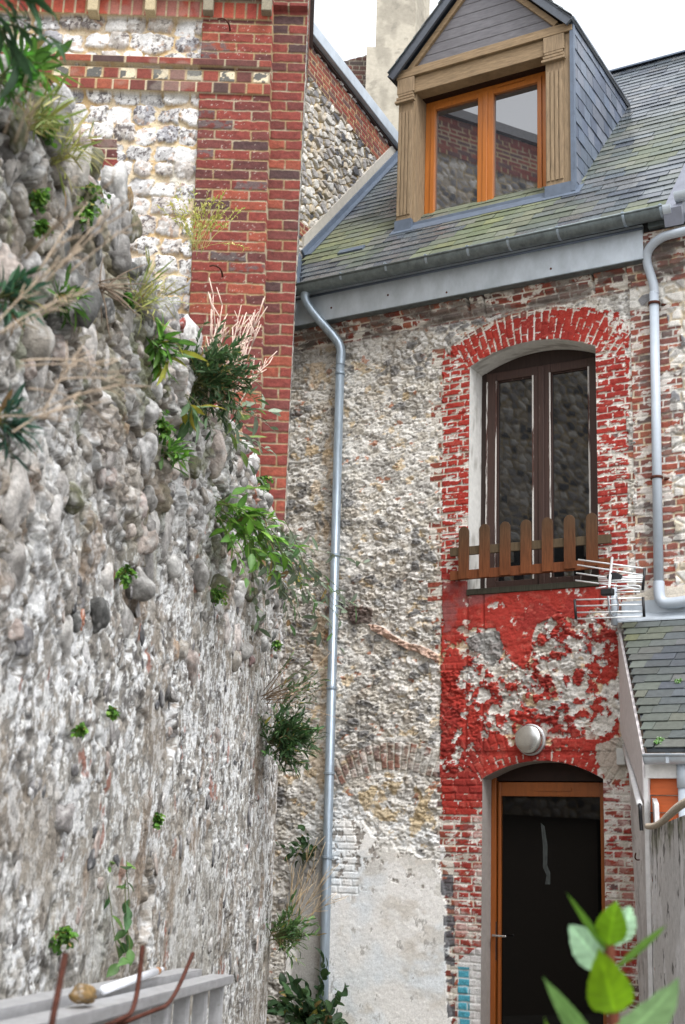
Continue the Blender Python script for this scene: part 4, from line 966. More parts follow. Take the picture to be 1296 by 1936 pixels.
for s, e in ((-1, eL), (1, eR)):
    d_ = H(e[0], e[1])-H(*apex); L = np.linalg.norm(d_)+.02; d_ = norm(d_); n_ = norm(np.cross(d_, EN)); n_ = n_ if n_[2] < 0 else -n_
    B = H(apex[0], apex[1], W0+.1)
    mb.box(B, d_*L, n_*.085, -EN*.03)
    mb.box(B-n_*.004, d_*(L+.01), n_*.022, -EN*3.2)
mb.c = [np.tile(A3(.045, .055, .072), (len(x), 1)) for x in mb.c]
dro = mb.build('dormer_roof', M['slate_dark'], dorm)
mb = MB(); rg3 = random.Random(5)
for s, e in ((-1, eL), (1, eR)):
    d_ = H(e[0], e[1])-H(*apex); L = np.linalg.norm(d_); d_ = norm(d_); n_ = norm(np.cross(d_, EN)); n_ = n_ if n_[2] > 0 else -n_
    slating(mb, H(e[0], e[1], W0+.1)+n_*.006, -EN, -d_, n_, int(L/.15), .15, .22, lambda k: -.015, lambda k: 3.0, rg3, lambda x, y: .1)
mb.build('dormer_slates', M['slate'], dorm)
# cheeks
def cheek(u, out):
    mb = MB(); top = eR[1]+.04; w_end = .159-(top-7.13)/TAN
    q = [H(u, roof_v(W0)-.05, W0), H(u, top, W0), H(u, top, w_end-.1), H(u, roof_v(W0)-.05-.3, W0+.1)]
    mb.prism([H(u, roof_v(W0)-.15, W0), H(u, top, W0), H(u, top, w_end-.12)], -EX*out*.03, (.08, .09, .11))
    return mb
mb = cheek(dck-.012, 1)
rg2 = random.Random(8)
slating(mb, H(dck-.01, roof_v(W0)-.03, W0-.02), -EN, ZUP, EX, int((eR[1]-roof_v(W0)+.1)/.165), .165, .175, lambda k: 0., lambda k: (k+1)*.165/TAN+.12, rg2, lambda x, y: .0, tilt=.010)
mb.c = [np.asarray(x)*A3(1.0, 1.08, 1.32) for x in mb.c]
mb.build('cheek', M['slate_dark'], dorm)
mb = cheek(dl0+.012, -1); mb.build('cheek', M['slate_dark'], dorm)
mb = MB(); mb.uv(dck-.03, dck+.012, vb, eR[1]+.02, W0-.02, W0+.03); mb.build('corner_flashing', M['lead'], dorm)
# dormer window
X0, X1 = dl1+.004, dr0-.004; Wd = W0-.25
pv0 = .5*(D(900, 404, Wd)[1]+D(930, 397, Wd)[1]); fb = vb+.035
mb = MB(); f = lambda a, b, c, d, e, g: mb.uv(a, b, c, d, Wd+e, Wd+g)
q0, q1 = D(800, 330, Wd)[0], D(1036, 260, Wd)[0]
uA0, uA1, uB0, uB1 = (D(x, y, Wd)[0] for x, y in ((823, 320), (904, 290), (934, 280), (1017, 250)))
tA = .5*(D(865, 197, Wd)[1]+D(975, 168, Wd)[1])
bA = .5*(D(862, 410, Wd)[1]+D(975, 382, Wd)[1])
um_ = (uA1+uB0)/2
vht = tA+.125
f(X0+.02, uA0-.055, bA-.075, vht, -.06, .0); f(uB1+.05, X1+.0, bA-.075, vht, -.06, .0); f(uA0-.055, uB1+.05, tA+.06, vht, -.06, .0); f(uA0-.055, uB1+.05, bA-.085, bA-.045, -.06, .01)
dwf = mb.build('window_frame', M['orange'], dorm, bevel=.004)
for a, b, s0, s1 in ((uA0, uA1, uA0-.053, um_-.0015), (uB0, uB1, um_+.0015, uB1+.048)):
    mb = MB(); f(s0, a, bA-.04, tA+.055, -.045, .016); f(b, s1, bA-.04, tA+.055, -.045, .016); f(a, b, tA, tA+.055, -.045, .016); f(a, b, bA-.04, bA, -.045, .016)
    mb.build('sash', M['orange'], dorm, bevel=.006)
    mb = MB(); f(a-.004, b+.004, bA-.004, tA+.004, -.03, -.022); mb.build('pane', M['glass_up'], dorm)
mb = MB(); f(um_-.028, um_+.028, bA-.03, tA+.05, .016, .03); mb.build('mullion', M['orange'], dorm, bevel=.008)
mb = MB(); f(uB0+.04, uB0+.34, tA+.066, tA+.09, .0005, .012); mb.build('air_vent', M['orange'], dorm)
mb = MB(); mb.uv(X0-.03, X0+.018, bA-.08, vlt0+.05, W0-.3, W0-.03); mb.build('jamb_lining', M['oak'], dorm); mb = MB(); mb.uv(X1-.0, X1+.04, bA-.08, vlt0+.05, W0-.3, W0-.141); mb.build('jamb_lining', M['oak'], dorm)
mb = MB(); mb.uv(dl0+.03, dck-.04, vb, v_cap+.1, W0-.5, W0-.45, (.02, .02, .02))  # unseen dark backing added to stop light leaking through the dormer
mb.uv(X0+.02, X1, vlt0-.004, vlt0+.05, W0-.3, W0-.162); mb.build('shaded_soffit', M['headbrown'], dorm)  # soffit coloured near black for the shadow under the lintel
mb = MB(); mb.uv(dl1+.002, dr0-.002, roof_v(W0)-.1, bA-.087, Wd-.05, W0-.03); mb.uv(dl0, dck-.03, roof_v(W0)-.1, roof_v(W0)+.12, W0-.3, W0-.26)
mb.prism([H(dl0-.05, roof_v(W0+.06)+.022, W0+.06), H(dck+.06, roof_v(W0+.06)+.022, W0+.06), H(dck+.06, roof_v(W0-.1)+.022, W0-.1), H(dl0-.05, roof_v(W0-.1)+.022, W0-.1)], RNN*.006)
for a, b in ((dl0-.01, dl1+.01), (dr0-.01, dck+.01)): mb.uv(a, b, vb-.1, vb+.11, W0-.14, W0+.026)
mb.build('lead_apron', M['lead'], dorm)

# ------------------------------------------------------------------ adjoining house
adj = thing('adjoining_house', 'brick and flint house front beside the white downpipe, over the lean-to roof', 'house', H(4.2, 0, 0))
build_adjoining(adj)
mb = MB(); mb.uv(3.52, 5.2, 6.96, 7.03, .03, .20); mb.build('eaves_board', M['zinc_dark'], adj)
mb = MB()
for i in range(1):
    V = [H(u, 7.16-.07*math.sin(math.pi*k/10), .30+.07*math.cos(math.pi*k/10)) for u in (3.80, 5.2) for k in range(11)]
    F = [[k, k+1, k+12, k+11] for k in range(10)]; mb.add(V, F)
mb.build('gutter', M['zinc'], adj, True)
mb = MB()
mb.tube(smooth_path([at_w(1330, 430, .28), at_w(1282, 440, .26), at_w(1250, 448, .22), at_w(1226, 470, .16), at_w(1222, 494, .12), at_w(1232, 524, .08), at_w(1237, 540, .075), at_w(1238, 556, .075)], 3), .040, 14)
p1_ = mb.build('downpipe', M['pvc'], adj, True)
mb = MB(); mb.tube([at_w(1237, 553, .075), at_w(1246, 1112, .075)], .041, 16); mb.build('lower_pipe', M['pvc'], p1_, True)
mb = MB(); mb.tube(smooth_path([at_w(1246, 1100, .075), at_w(1247, 1134, .08), at_w(1262, 1143, .085), at_w(1340, 1128, .09)], 3), .046, 14); mb.build('foot_bend', M['pvc'], p1_, True)
for x, y in ((1237.3, 574), (1242, 903)):
    P = at_w(x, y, .075); mb = MB(); mb.lathe(P-ZUP*.012, ZUP, [(.042, 0), (.053, .002), (.053, .022), (.042, .024)], 20); mb.tube([P-EN*.05+EX*.05, P-EN*.075+EX*.09], .012, 6); mb.tube([P-EN*.04-EX*.04, P-EN*.075-EX*.05], .012, 6)
    mb.build('pipe_clip', M['rust'], p1_, True)

# ------------------------------------------------------------------ neighbouring building
nb_ = thing('neighbour_building', 'tall old building of red brick piers and squared white flint panels behind the garden wall', 'building', (-1.4, NY+.4, 0))
build_neighbour(nb_)
wall_sheet('side_wall', SIDE_A+EX*.0, SIDE_B, lambda s: 2.0, lambda s: 10.35, .02, nb_, 500, [(.0, .55, None), (3.4, .3, None)], .4)
ga = hit(578, 66, ORG+EX*(-.51), EX); gb = hit(748, 283, ORG+EX*(-.51), EX)
wa, wb = (ga-ORG) @ EN, (gb-ORG) @ EN
GA = ORG+EX*(-.51)+EN*(-.25); GB = ORG+EX*(-.51)+EN*(-3.5); GA[2] = GB[2] = 0
def top_at(s): w = -.25-s; return float(np.interp(w, [min(wa, wb), max(wa, wb)], [gb[2] if wb < wa else ga[2], ga[2] if wb < wa else gb[2]])) if wa != wb else ga[2]
wall_sheet('gable_wall', GA, GB, lambda s: roof_v(-.25-s)-.3, top_at, .0105, nb_, 520, [(.10, .48, None), (8.02, .17, 0.0)])
mb = MB(); w0_, w1_ = wa+.5, wb-.5
def cpt(w): return ga[2]+(gb[2]-ga[2])*(w-wa)/(wb-wa)
mb.prism([H(-.56, cpt(w0_)-.03, w0_), H(-.56, cpt(w1_)-.03, w1_), H(-.56, cpt(w1_)+.13, w1_), H(-.56, cpt(w0_)+.13, w0_)], EX*.16)
cop = mb.build('coping', M['zinc'], nb_, bevel=.008)
mb = MB(); mb.prism([H(-.62, cpt(w0_)-.07, w0_), H(-.62, cpt(w1_)-.07, w1_), H(-.62, cpt(w1_)-.032, w1_), H(-.62, cpt(w0_)-.032, w0_)], EX*.16); mb.build('coping_shade', M['oldbrown'], cop)  # dark strip stands in for the shadow gap beneath the zinc
for x in (183, 290, 398, 507):
    X, Z = nbx(x, 21); mb = MB(); mb.box(A3(X-.04, NY-.15, nbx(x, 42)[1]), A3(.078, 0, 0), A3(0, .16, 0), A3(0, 0, .19), (.46, .38, .24) if x < 350 else (.26, .23, .17)); mb.build('corbel', M['rubble'], nb_, bevel=.008)
mb = MB(); X, Z = nbx(380, 8); mb.box(A3(-5., NY-.17, nbx(300, 4)[1]), A3(4.3, 0, 0), A3(0, .05, 0), A3(0, 0, .02), (.05, .05, .05)); mb.build('eaves_strip', M['zinc_dark'], nb_)
for (x, y) in ((432, 60), (418, 522)):
    X, Z = nbx(x, y); P = A3(X, NY-.06, Z); mb = MB(); mb.tube(smooth_path([P+A3(.02, 0, -.03), P+A3(.012, -.06, .0), P+A3(-.03, -.08, .02), P+A3(-.07, -.07, .015)], 2), .007, 6); mb.build('iron_hook', M['rust'], nb_, True)
mb = MB(); mb.box(A3(-5., NY+.2, 0), A3(4.46, 0, 0), A3(-.12, 3.9, 0), A3(0, 0, 10.2), (.3, .25, .2)); mb.build('core', M['render'], nb_)
mb = MB(); mb.prism([A3(-5.1, NY-.3, 10.35), A3(-.36, NY-.3, 10.35), A3(-.52, 13.2, 10.35), A3(-5.1, 13.2, 10.35)], A3(0, 0, .12), (.1, .1, .11)); mb.build('roof', M['slate_dark'], nb_)

# ------------------------------------------------------------------ chimneys
def chimney_part(mb, pts_px, Y, depth, col):
    P = [atY(x, y, Y) for x, y in pts_px]; mb.prism(P, A3(-.1, 1, 0)*depth, col)
ch = thing('chimney', 'tall pale cement rendered chimney stack rising behind the slate roof', 'chimney', atY(740, 290, 15.9)*A3(1, 1, 0)+ZUP*9)
def boxchim(name, x0, x1, y0, y1, Y, depth, parent, seed):
    a = atY(x0, y1, Y); b = atY(x1, y1, Y); L = b[0]-a[0]; zt = atY((x0+x1)/2, y0, Y)[2]; z0 = a[2]
    dirs = [(A3(a[0], Y, 0), A3(1, 0, 0), L), (A3(b[0], Y, 0), norm(A3(.45, 1, 0)), depth)]
    mb = MB(); p = A3(a[0], Y, z0); mb.box(p+A3(.01, .01, 0), A3(L-.02, 0, 0), A3(.45, 1, 0)*depth*.95, A3(0, 0, zt-z0), (.44, .40, .33)) 
    for (o, d, l) in dirs:
        n = int(l/.02)+2; m = int((zt-z0)/.02)+2; S, T = np.meshgrid(np.linspace(0, l, n), np.linspace(z0, zt, m)); nn = np.cross(d, ZUP)
        C = mixc(full(S.shape, (.45, .41, .335)), (.33, .30, .245), ss(.4, .85, rfbm(S*2.3+seed, T*1.6, seed))); C = mixc(C, (.24, .22, .18), ss(.93, .98, rfbm(S*9, T*9, seed+1))*.6)
        b0 = mb.n; P = o+S[..., None]*d+T[..., None]*ZUP+(nn*.004)*(fbm(S*20, T*20, seed+2)[..., None]-.3)
        F = [[i*n+j, i*n+j+1, (i+1)*n+j+1, (i+1)*n+j] for i in range(m-1) for j in range(n-1)]
        mb.add(P.reshape(-1, 3), F, C.reshape(-1, 3))
    return mb.build(name, M['render'], parent)
boxchim('shaft', 710, 784, -150, 100, 15.92, .55, ch, 600)
boxchim('base', 683, 790, 90, 420, 15.88, .6, ch, 610)
bs = thing('brick_stack', 'low dark brick stack beside the rendered chimney', 'chimney', atY(660, 200, 16.6)*A3(1, 1, 0)+ZUP*9)
a = atY(638, 260, 16.6); b = atY(690, 260, 16.6); zt0, zt1 = atY(640, 118, 16.6)[2], atY(684, 104, 16.6)[2]
S, T = np.meshgrid(np.arange(0, b[0]-a[0], .012), np.linspace(0, 1, 120)); Zt = zt0+(zt1-zt0)*S/(b[0]-a[0]); Zz = a[2]+(Zt-a[2])*T
bf, b1, b2, _ = bricks(S, Zz, .075, .2, .012, 630)
C = mixc(full(S.shape, (.28, .25, .2)), (0, 0, 0), S*0); bc = palette(b1, [(.11, .06, .05), (.16, .07, .055), (.08, .06, .055)]); C = C+(bc-C)*bf[..., None]
make_grid('brickwork', np.stack([a[0]+S, 16.6-.01*bf, Zz], -1), C, M['brick'], bs)
mb = MB(); mb.prism([A3(a[0], 16.612, a[2]), A3(b[0], 16.612, a[2]), A3(b[0], 16.612, zt1), A3(a[0], 16.612, zt0)], A3(0, .5, 0), (.12, .08, .07)); mb.build('core', M['brick'], bs)

# ------------------------------------------------------------------ old garden wall
gw = thing('garden_wall', 'tall old flint and lime mortar garden wall with weeds, on the left', 'wall', LWP(5.5, 0, -.2))
build_garden_wall(gw)
# ------------------------------------------------------------------ lean-to on the right
LT = at_w(1171, 1168, .01); LE = atY(1217, 1416, 9.2)
lean = thing('lean_to', 'small lean-to with mossy slate roof, white side panel and orange boarded front', 'lean-to', (LE[0]+.8, LE[1]+.6, 0))
sl = LE-LT
dn = sl-EX*(sl @ EX); Ls = np.linalg.norm(dn); upd = -dn/Ls; nrm = norm(np.cross(EX, upd)); nrm = nrm if nrm[2] > 0 else -nrm
skew = (sl @ EX)
NR = 18; ex = Ls/NR
rg = random.Random(31); mb = MB()
B0 = LE-EX*skew
def mossl(x, y):
    m = max(0., min(1., (nz_moss(x*1.3+9, y*1.5+4)-.30)*3.2)); return min(.85, m*(.25+.9*max(0, 1-(x-.05)/.75))*(.6+.6*rg.random()))
slating(mb, B0, EX, upd, nrm, NR, ex, .20, lambda k: skew*(1-k/NR)+.0, lambda k: 2.2, rg, mossl, tilt=.010)
mb.prism([B0+EX*(skew+.02), B0+EX*2.2, B0+EX*2.2+upd*Ls, B0+EX*.02+upd*Ls], -nrm*.03, (.06, .07, .08))
mb.c = [np.asarray(x)*.72 for x in mb.c]; lroof = mb.build('roof', M['slate_low'], lean)
mb = MB(); a = fac(1140, 1160)[0]; vt = LT[2]
mb.prism([H(3.16, vt-.03, .03), H(5.2, vt-.03, .03), H(5.2, vt+.13, .03), H(3.16, vt+.13, .03)], -EN*.02)
mb.prism([H(3.12, vt+.035, .0), H(5.2, vt+.035, .0), H(5.2, vt-.06, .12), H(3.12, vt-.06, .12)], ZUP*.012)
mb.build('head_flashing', M['zinc'], lroof)
mb = MB(); rr = random.Random(2)
for (x, y) in ((1249, 1399), (1243, 1406), (1283, 1289)):
    P = hit(x, y, LE+nrm*.02, nrm)
    mb = MB()
    for k in range(10): mb.stone(P+A3(rr.uniform(-.02, .02), rr.uniform(-.01, .01), rr.uniform(-.012, .02)), [A3(.012, 0, 0), A3(0, .012, 0), A3(0, 0, .012)], k+3, (.06, .17, .02), False)
    mb.build('moss', M['stalk'], lroof)
# side panel
vA0, vA1 = fac(1172, 1190)[1], fac(1174, 1381)[1]
PA0 = A3(LT[0], LT[1], vA0); PA1 = A3(LT[0], LT[1], vA1)
PB1 = A3(LE[0], LE[1], atY(1227, 1512, 9.2)[2]); PB0 = LE-ZUP*.03
mb = MB(); mb.prism([PA0-EX*.01, PA1-EX*.01, PB1-EX*.01, PB0-EX*.01], EX*.02, (.60, .56, .56)); 
mb.build('side_panel', M['white'], lean)
# front
fo = B0-EN*.05
mb = MB(); zf = LE[2]
def frt(u, z, n=0.): return A3(B0[0], B0[1], 0)+EX*(skew+u)+EN*n+ZUP*z
z1_ = atY(1240, 1472, 9.2)[2]; 
mb.prism([frt(.0, z1_, -.05), frt(2.2, z1_, -.05), frt(2.2, zf-.03, -.05), frt(.0, zf-.03, -.05)], EN*.05, (.72, .71, .69))
mb.build('eaves_board', M['white'], lean, bevel=.004)
mb = MB(); k = 0; zz_ = z1_
while zz_ > .3:
    z0_ = zz_-.115
    mb.prism([frt(.03, z0_+.006, -.03), frt(.03, zz_, -.045), frt(2.2, zz_, -.045), frt(2.2, z0_+.006, -.03)], -EN*.02); zz_ = z0_
mb.build('boarding', M['siding'], lean)
mb = MB(); mb.prism([frt(0, .0, -.03), frt(.03, .0, -.03), frt(.03, z1_, -.03), frt(0, z1_, -.03)], EN*.04, (.70, .69, .68)); mb.build('corner_board', M['white'], lean)
mb = MB(); g0 = frt(.03, zf-.055, .065)
V = [g0+EX*u+EN*(.055*math.cos(math.pi*k/10))-ZUP*(.055*math.sin(math.pi*k/10)) for u in (0, 2.2) for k in range(11)]
mb.add(V, [[k, k+1, k+12, k+11] for k in range(10)])
mb.prism(V[:11], EX*.01)
lg = mb.build('gutter', M['zinc'], lean, True)
mb = MB(); mb.tube([g0+EN*.058+ZUP*.003, g0+EX*2.2+EN*.058+ZUP*.003], .010, 8); mb.build('rolled_edge', M['zinc'], lg, True)
mb = MB(); mb.box(g0+EX*.16-EN*.03+ZUP*.002, EX*.03, EN*.095, ZUP*.014); mb.box(g0+EX*.16+EN*.054-ZUP*.05, EX*.022, EN*.006, ZUP*.06); mb.build('bracket', M['zinc'], lg)
mb = MB(); Pp = atY(1293, 1450, 9.05); mb.tube([Pp+ZUP*.02, Pp-ZUP*.14], .048, 14); mb.tube([Pp-ZUP*.14, Pp-ZUP*2.], .042, 14); mb.build('downpipe', M['pvc'], lean, True)
# ------------------------------------------------------------------ whitewashed return wall and yard wall
A0, A1 = fac(1214, 1936), fac(1187, 1405)
PA0 = H(A0[0], 0, .004); PA1 = H(A1[0], A1[1]+.0, .004)
PB0 = atY(1243, 1936, 9.06)*A3(1, 1, 0); PB1 = atY(1229, 1520, 9.06)
n = 70; S, T = np.meshgrid(np.linspace(0, 1, n), np.linspace(0, 1, 260))
P = (PA0*(1-T[..., None])+PA1*T[..., None])*(1-S[..., None])+(PB0*(1-T[..., None])+PB1*T[..., None])*S[..., None]
nn = norm(np.cross(PB0-PA0, ZUP)); nn = nn if nn[0] < 0 else -nn
Sx = S*1.9; Tz = P[..., 2]
Hh = .014*(fbm(Sx*7, Tz*7, 700)-.5)+.012*(fbm(Sx*22, Tz*22, 701, 3)-.5)
C = mixc(full(S.shape, (.66, .645, .65)), (.52, .50, .50), ss(.5, .9, rfbm(Sx*2, Tz*2.2, 702))); C = mixc(C, (.36, .34, .33), ss(.93, .97, rfbm(Sx*8, Tz*9, 703))*.6)
C = mixc(C, (.34, .33, .34), ss(.9, .96, rfbm(Sx*5, Tz*.9, 704))*.5)
ww = thing('whitewashed_wall', 'short whitewashed masonry wall running from the door jamb under the lean-to', 'wall', (PA0+PB0)/2)
make_grid('face', P+nn*Hh[..., None], C, M['white'], ww)
mb = MB(); q = nn*.03; mb.prism([PA0-q, PB0-q, PB1-q, PA1-q], -nn*.03, (.62, .6, .6)); mb.build('core', M['white'], ww)
hk = at_w(1210, 1620, .0); hk = PA0+(PB0-PA0)*.45; hk = A3(hk[0], hk[1], atY(1212, 1622, 10.)[2]); mb = MB(); mb.tube(smooth_path([hk, hk+nn*.05-ZUP*.02, hk+nn*.07+ZUP*.0, hk+nn*.06+ZUP*.035], 2), .006, 6); mb.build('wall_hook', M['rust'], ww)
_dd = ray(1078, 1632); YD = norm(A3(_dd[0], _dd[1], 0)); YN = norm(A3(-YD[1], YD[0], 0))   # YN points to the yard (left)
YB = atY(1234, 1700, 9.0); YB[2] = 0
ywt = atY(1234, 1566, 9.0)[2]
yw = thing('yard_wall', 'grey concrete yard wall with black mould stains, below the lean-to', 'wall', YB-YD*4)
L = 9.6; s_ = np.concatenate([np.arange(0, 3.6, .016), np.arange(3.6, L, .08)]); t_ = np.arange(0, ywt, .012); S, T = np.meshgrid(s_, t_)
Hh = .010*(fbm(S*5, T*5, 710)-.5)+.010*(fbm(S*20, T*20, 711)-.5)
C = mixc(full(S.shape, (.54, .53, .53)), (.66, .655, .67), ss(.4, .8, rfbm(S*1.6, T*2, 712)))
dr = rfbm(S*13, T*1.6, 713); C = mixc(C, (.075, .07, .065), ss(.72, .90, dr+.45*(T-ywt+.10)*1.2)*ss(.6, .08, ywt-T)*.9)
C = mixc(C, (.13, .14, .06), ss(.22, .0, ywt-T)*ss(.4, .7, rfbm(S*4, T*7, 714))*.7); C = mixc(C, (.06, .06, .055), ss(.93, .97, rfbm(S*7, T*10, 715))*.8)
make_grid('face', YB-YD*S[..., None]+YN*Hh[..., None]+ZUP*T[..., None], C, M['concrete'], yw)
mb = MB(); mb.box(YB-YN*.02, -YD*L, -YN*.12, ZUP*(ywt-.004), (.40, .39, .36)); mb.build('core', M['concrete'], yw)
# rope capping
mb = MB(); A = atY(1224, 1562, 8.95); B_ = YB-YD*6+YN*.02+ZUP*(ywt+.03); A = A3(A[0], A[1], A[2]); d_ = norm(B_-A); x_, y_ = perp(d_); N = 240; Lr = np.linalg.norm(B_-A)
sag = lambda t: -ZUP*.02*math.sin(t*math.pi*3)
for ph in (0, 2.09, 4.19):
    mb.tube([A+d_*Lr*i/N+sag(i/N)+.009*(x_*math.cos(ph+i*.62)+y_*math.sin(ph+i*.62)) for i in range(N+1)], .0115, 6, (.40, .34, .27))
tag(mb.build('rope', M['rope'], None, True), 'thick twisted grey rope lying along the top of the stained yard wall', 'rope')
# conduit and junction box
tag(MB.build((lambda m: (m.uv(*fac(1170, 1430), fac(1170, 1447)[1], fac(1170, 1416)[1], .005, .05, (.42, .42, .40)) if 0 else m.uv(fac(1170, 1430)[0], fac(1186, 1430)[0], fac(1178, 1447)[1], fac(1178, 1416)[1], .004, .06, (.48, .48, .46)), m)[1])(MB()), 'junction_box', M['white'], bevel=.006), 'small grey junction box on the wall at the upper right corner of the door', 'junction box')
cd = thing('conduit', 'white conduit with black cable end slanting down beside the lean-to side panel', 'conduit', at_w(1182, 1414, .08))
P0_, P1_ = at_w(1182, 1412, .06), atY(1224, 1522, 9.15); P1_ = P1_+nn*.05
mb = MB(); mb.tube([P0_, P1_], .021, 10, (.66, .65, .65)); mb.build('tube', M['white'], cd, True)
mb = MB(); mb.tube(smooth_path([P1_-norm(P1_-P0_)*.02, P1_+norm(P1_-P0_)*.05, P1_+A3(.0, -.02, -.10), P1_+A3(.005, -.02, -.17)], 2), .013, 8); mb.build('cable', M['black'], cd, True)

# ------------------------------------------------------------------ bulkhead lamp
P = at_w(997, 1397, .105); lp = thing('wall_lamp', 'round metal bulkhead lamp fixed above the arched doorway', 'lamp', P-EN*.105)
mb = MB(); mb.lathe(P-EN*.105, EN, [(.118, 0), (.132, .004), (.134, .034), (.122, .038)], 32, ); mb.build('base', M['alu'], lp, True)
mb = MB(); mb.lathe(P-EN*.066, EN, [(.118, 0), (.124, .006), (.122, .045), (.112, .058), (.085, .068), (.045, .074), (.004, .076)], 36); mb.build('shade', M['steel'], lp, True)
# ------------------------------------------------------------------ picket guard
pk = thing('picket_guard', 'brown wooden picket rail fixed across the foot of the upper window', 'railing', at_w(1000, 1090, .1))
rg = random.Random(3)
for nm, (yl, yr, hh, w0, cl) in dict(u=(1045, 1019, .078, .045, (.085, .06, .035)), l=(1090, 1064.5, .085, .045, (.135, .043, .016))).items():
    a = at_w(853, yl, .07); b = at_w(1157, yr, .07); mb = MB(); e = ZUP*hh*.5
    mb.prism([a-e, b-e, b+e, a+e], EN*.026, cl); mb.build('rail', M['picket'], pk, bevel=.003)
PXC = (878, 917, 956, 995.5, 1036, 1078, 1120); PTOP = (996, 991, 986.6, 983, 978.6, 974, 970); PBOT = (1095, 1092, 1088, 1085, 1081, 1076, 1071)
for x, t, b in zip(PXC, PTOP, PBOT):
    ut, vt = fac(x, t, .1); ub, vb_ = fac(x, b, .1); r = .050
    pts = [(-r, vb_), (r, vb_), (r, vt-.055)]+[(r*math.cos(a), vt-.055+.055*math.sin(a)) for a in np.linspace(.25, math.pi-.25, 9)]+[(-r, vt-.055)]
    sh = rg.uniform(.75, 1.25); mb = MB(); uu = (ut+ub)/2
    V = [H(uu+p, q, .0965) for p, q in pts]; mb.prism(V, EN*.021, A3(.135, .042, .014)*sh)
    cc = mb.c[0] if 0 else None
    o = mb.build('picket', M['picket'], pk, bevel=.003)
    at = o.data.color_attributes['Col']
    for i, vtx in enumerate(o.data.vertices):
        if vtx.co.z+worldloc(o)[2] > vt-.07: at.data[i].color = (.075, .042, .022, 1)
# ------------------------------------------------------------------ aerial
an = thing('tv_antenna', 'small silver rooftop aerial with two rod reflectors beside the lean-to roof', 'antenna', at_w(1162, 1182, .16))
def rod(name, p, q, r=.0065, mat='rod'):
    mb = MB(); mb.tube([p, q], r, 8); return mb.build(name, M[mat], an, True)
rod('mast', at_w(1161, 1112, .14), at_w(1162, 1182, .14), .028, 'pvc')
z6 = lambda x, y: (1060+x/3.457, 1040+y/3.457)
for a, b in (((95, 325), (545, 312)), ((100, 366), (542, 355)), ((105, 408), (545, 400)), ((110, 450), (545, 433))):
    rod('reflector_rod', at_w(*z6(*a), .30), at_w(*z6(*b), .22))
for a, b in (((115, 62), (552, 120)), ((110, 97), (548, 165)), ((103, 150), (540, 213)), ((97, 198), (535, 256))):
    rod('reflector_rod', at_w(*z6(*a), .34), at_w(*z6(*b), .24))
for x0, y0, x1, y1, w in ((93, 322, 102, 452, .30), (540, 308, 548, 436, .22), (552, 118, 537, 262, .24)):
    mb = MB(); mb.tube([at_w(*z6(x0, y0), w+.004), at_w(*z6(x1, y1), w+.004)], .012, 6); mb.build('end_bar', M['black'], an, True)
bm0, bm1 = at_w(*z6(338, 50), .30), at_w(*z6(318, 245), .62)
rod('boom', bm0, bm1, .011)
for i, (y, x0, x1) in enumerate(((178, 395, 540), (188, 392, 538), (200, 388, 536), (213, 384, 534))):
    rod('director', at_w(*z6(x0-150+i*6, y+2), .40+.05*i), at_w(*z6(x1, y-8), .38+.05*i), .0055)
for x, y in ((330, 178), (345, 185), (360, 192), (312, 192), (352, 205), (320, 215)):
    P = at_w(*z6(x, y), .44); mb = MB(); mb.box(P, EX*.055, EN*.05, ZUP*.03+EX*.01); mb.build('clamp', M['black'], an, bevel=.006)
P = at_w(*z6(276, 305), .46); mb = MB(); mb.box(P, EX*.105, EN*.06, ZUP*.058); mb.build('dipole_box', M['black'], an, bevel=.012)
mb = MB(); mb.tube(smooth_path([at_w(*z6(365, 238), .48), at_w(*z6(440, 232), .48), at_w(*z6(515, 232), .47), at_w(*z6(523, 245), .46), at_w(*z6(512, 256), .46), at_w(*z6(440, 250), .47), at_w(*z6(372, 262), .48)], 2), .007, 8); mb.build('dipole', M['rod'], an, True)
rod('director', at_w(*z6(232, 250), .50), at_w(*z6(300, 240), .50)); rod('director', at_w(*z6(360, 275), .50), at_w(*z6(520, 272), .48))
mb = MB(); mb.tube(smooth_path([at_w(*z6(310, 305), .46), at_w(*z6(318, 380), .36), at_w(*z6(335, 430), .25), at_w(*z6(365, 425), .2), at_w(*z6(382, 370), .24), at_w(*z6(368, 305), .4)], 3), .006, 6); mb.build('cable', M['pvc'], an, True)
mb = MB(); mb.tube([at_w(*z6(312, 300), .3), at_w(*z6(322, 445), .2)], .010, 6); mb.build('stay', M['rod'], an, True)

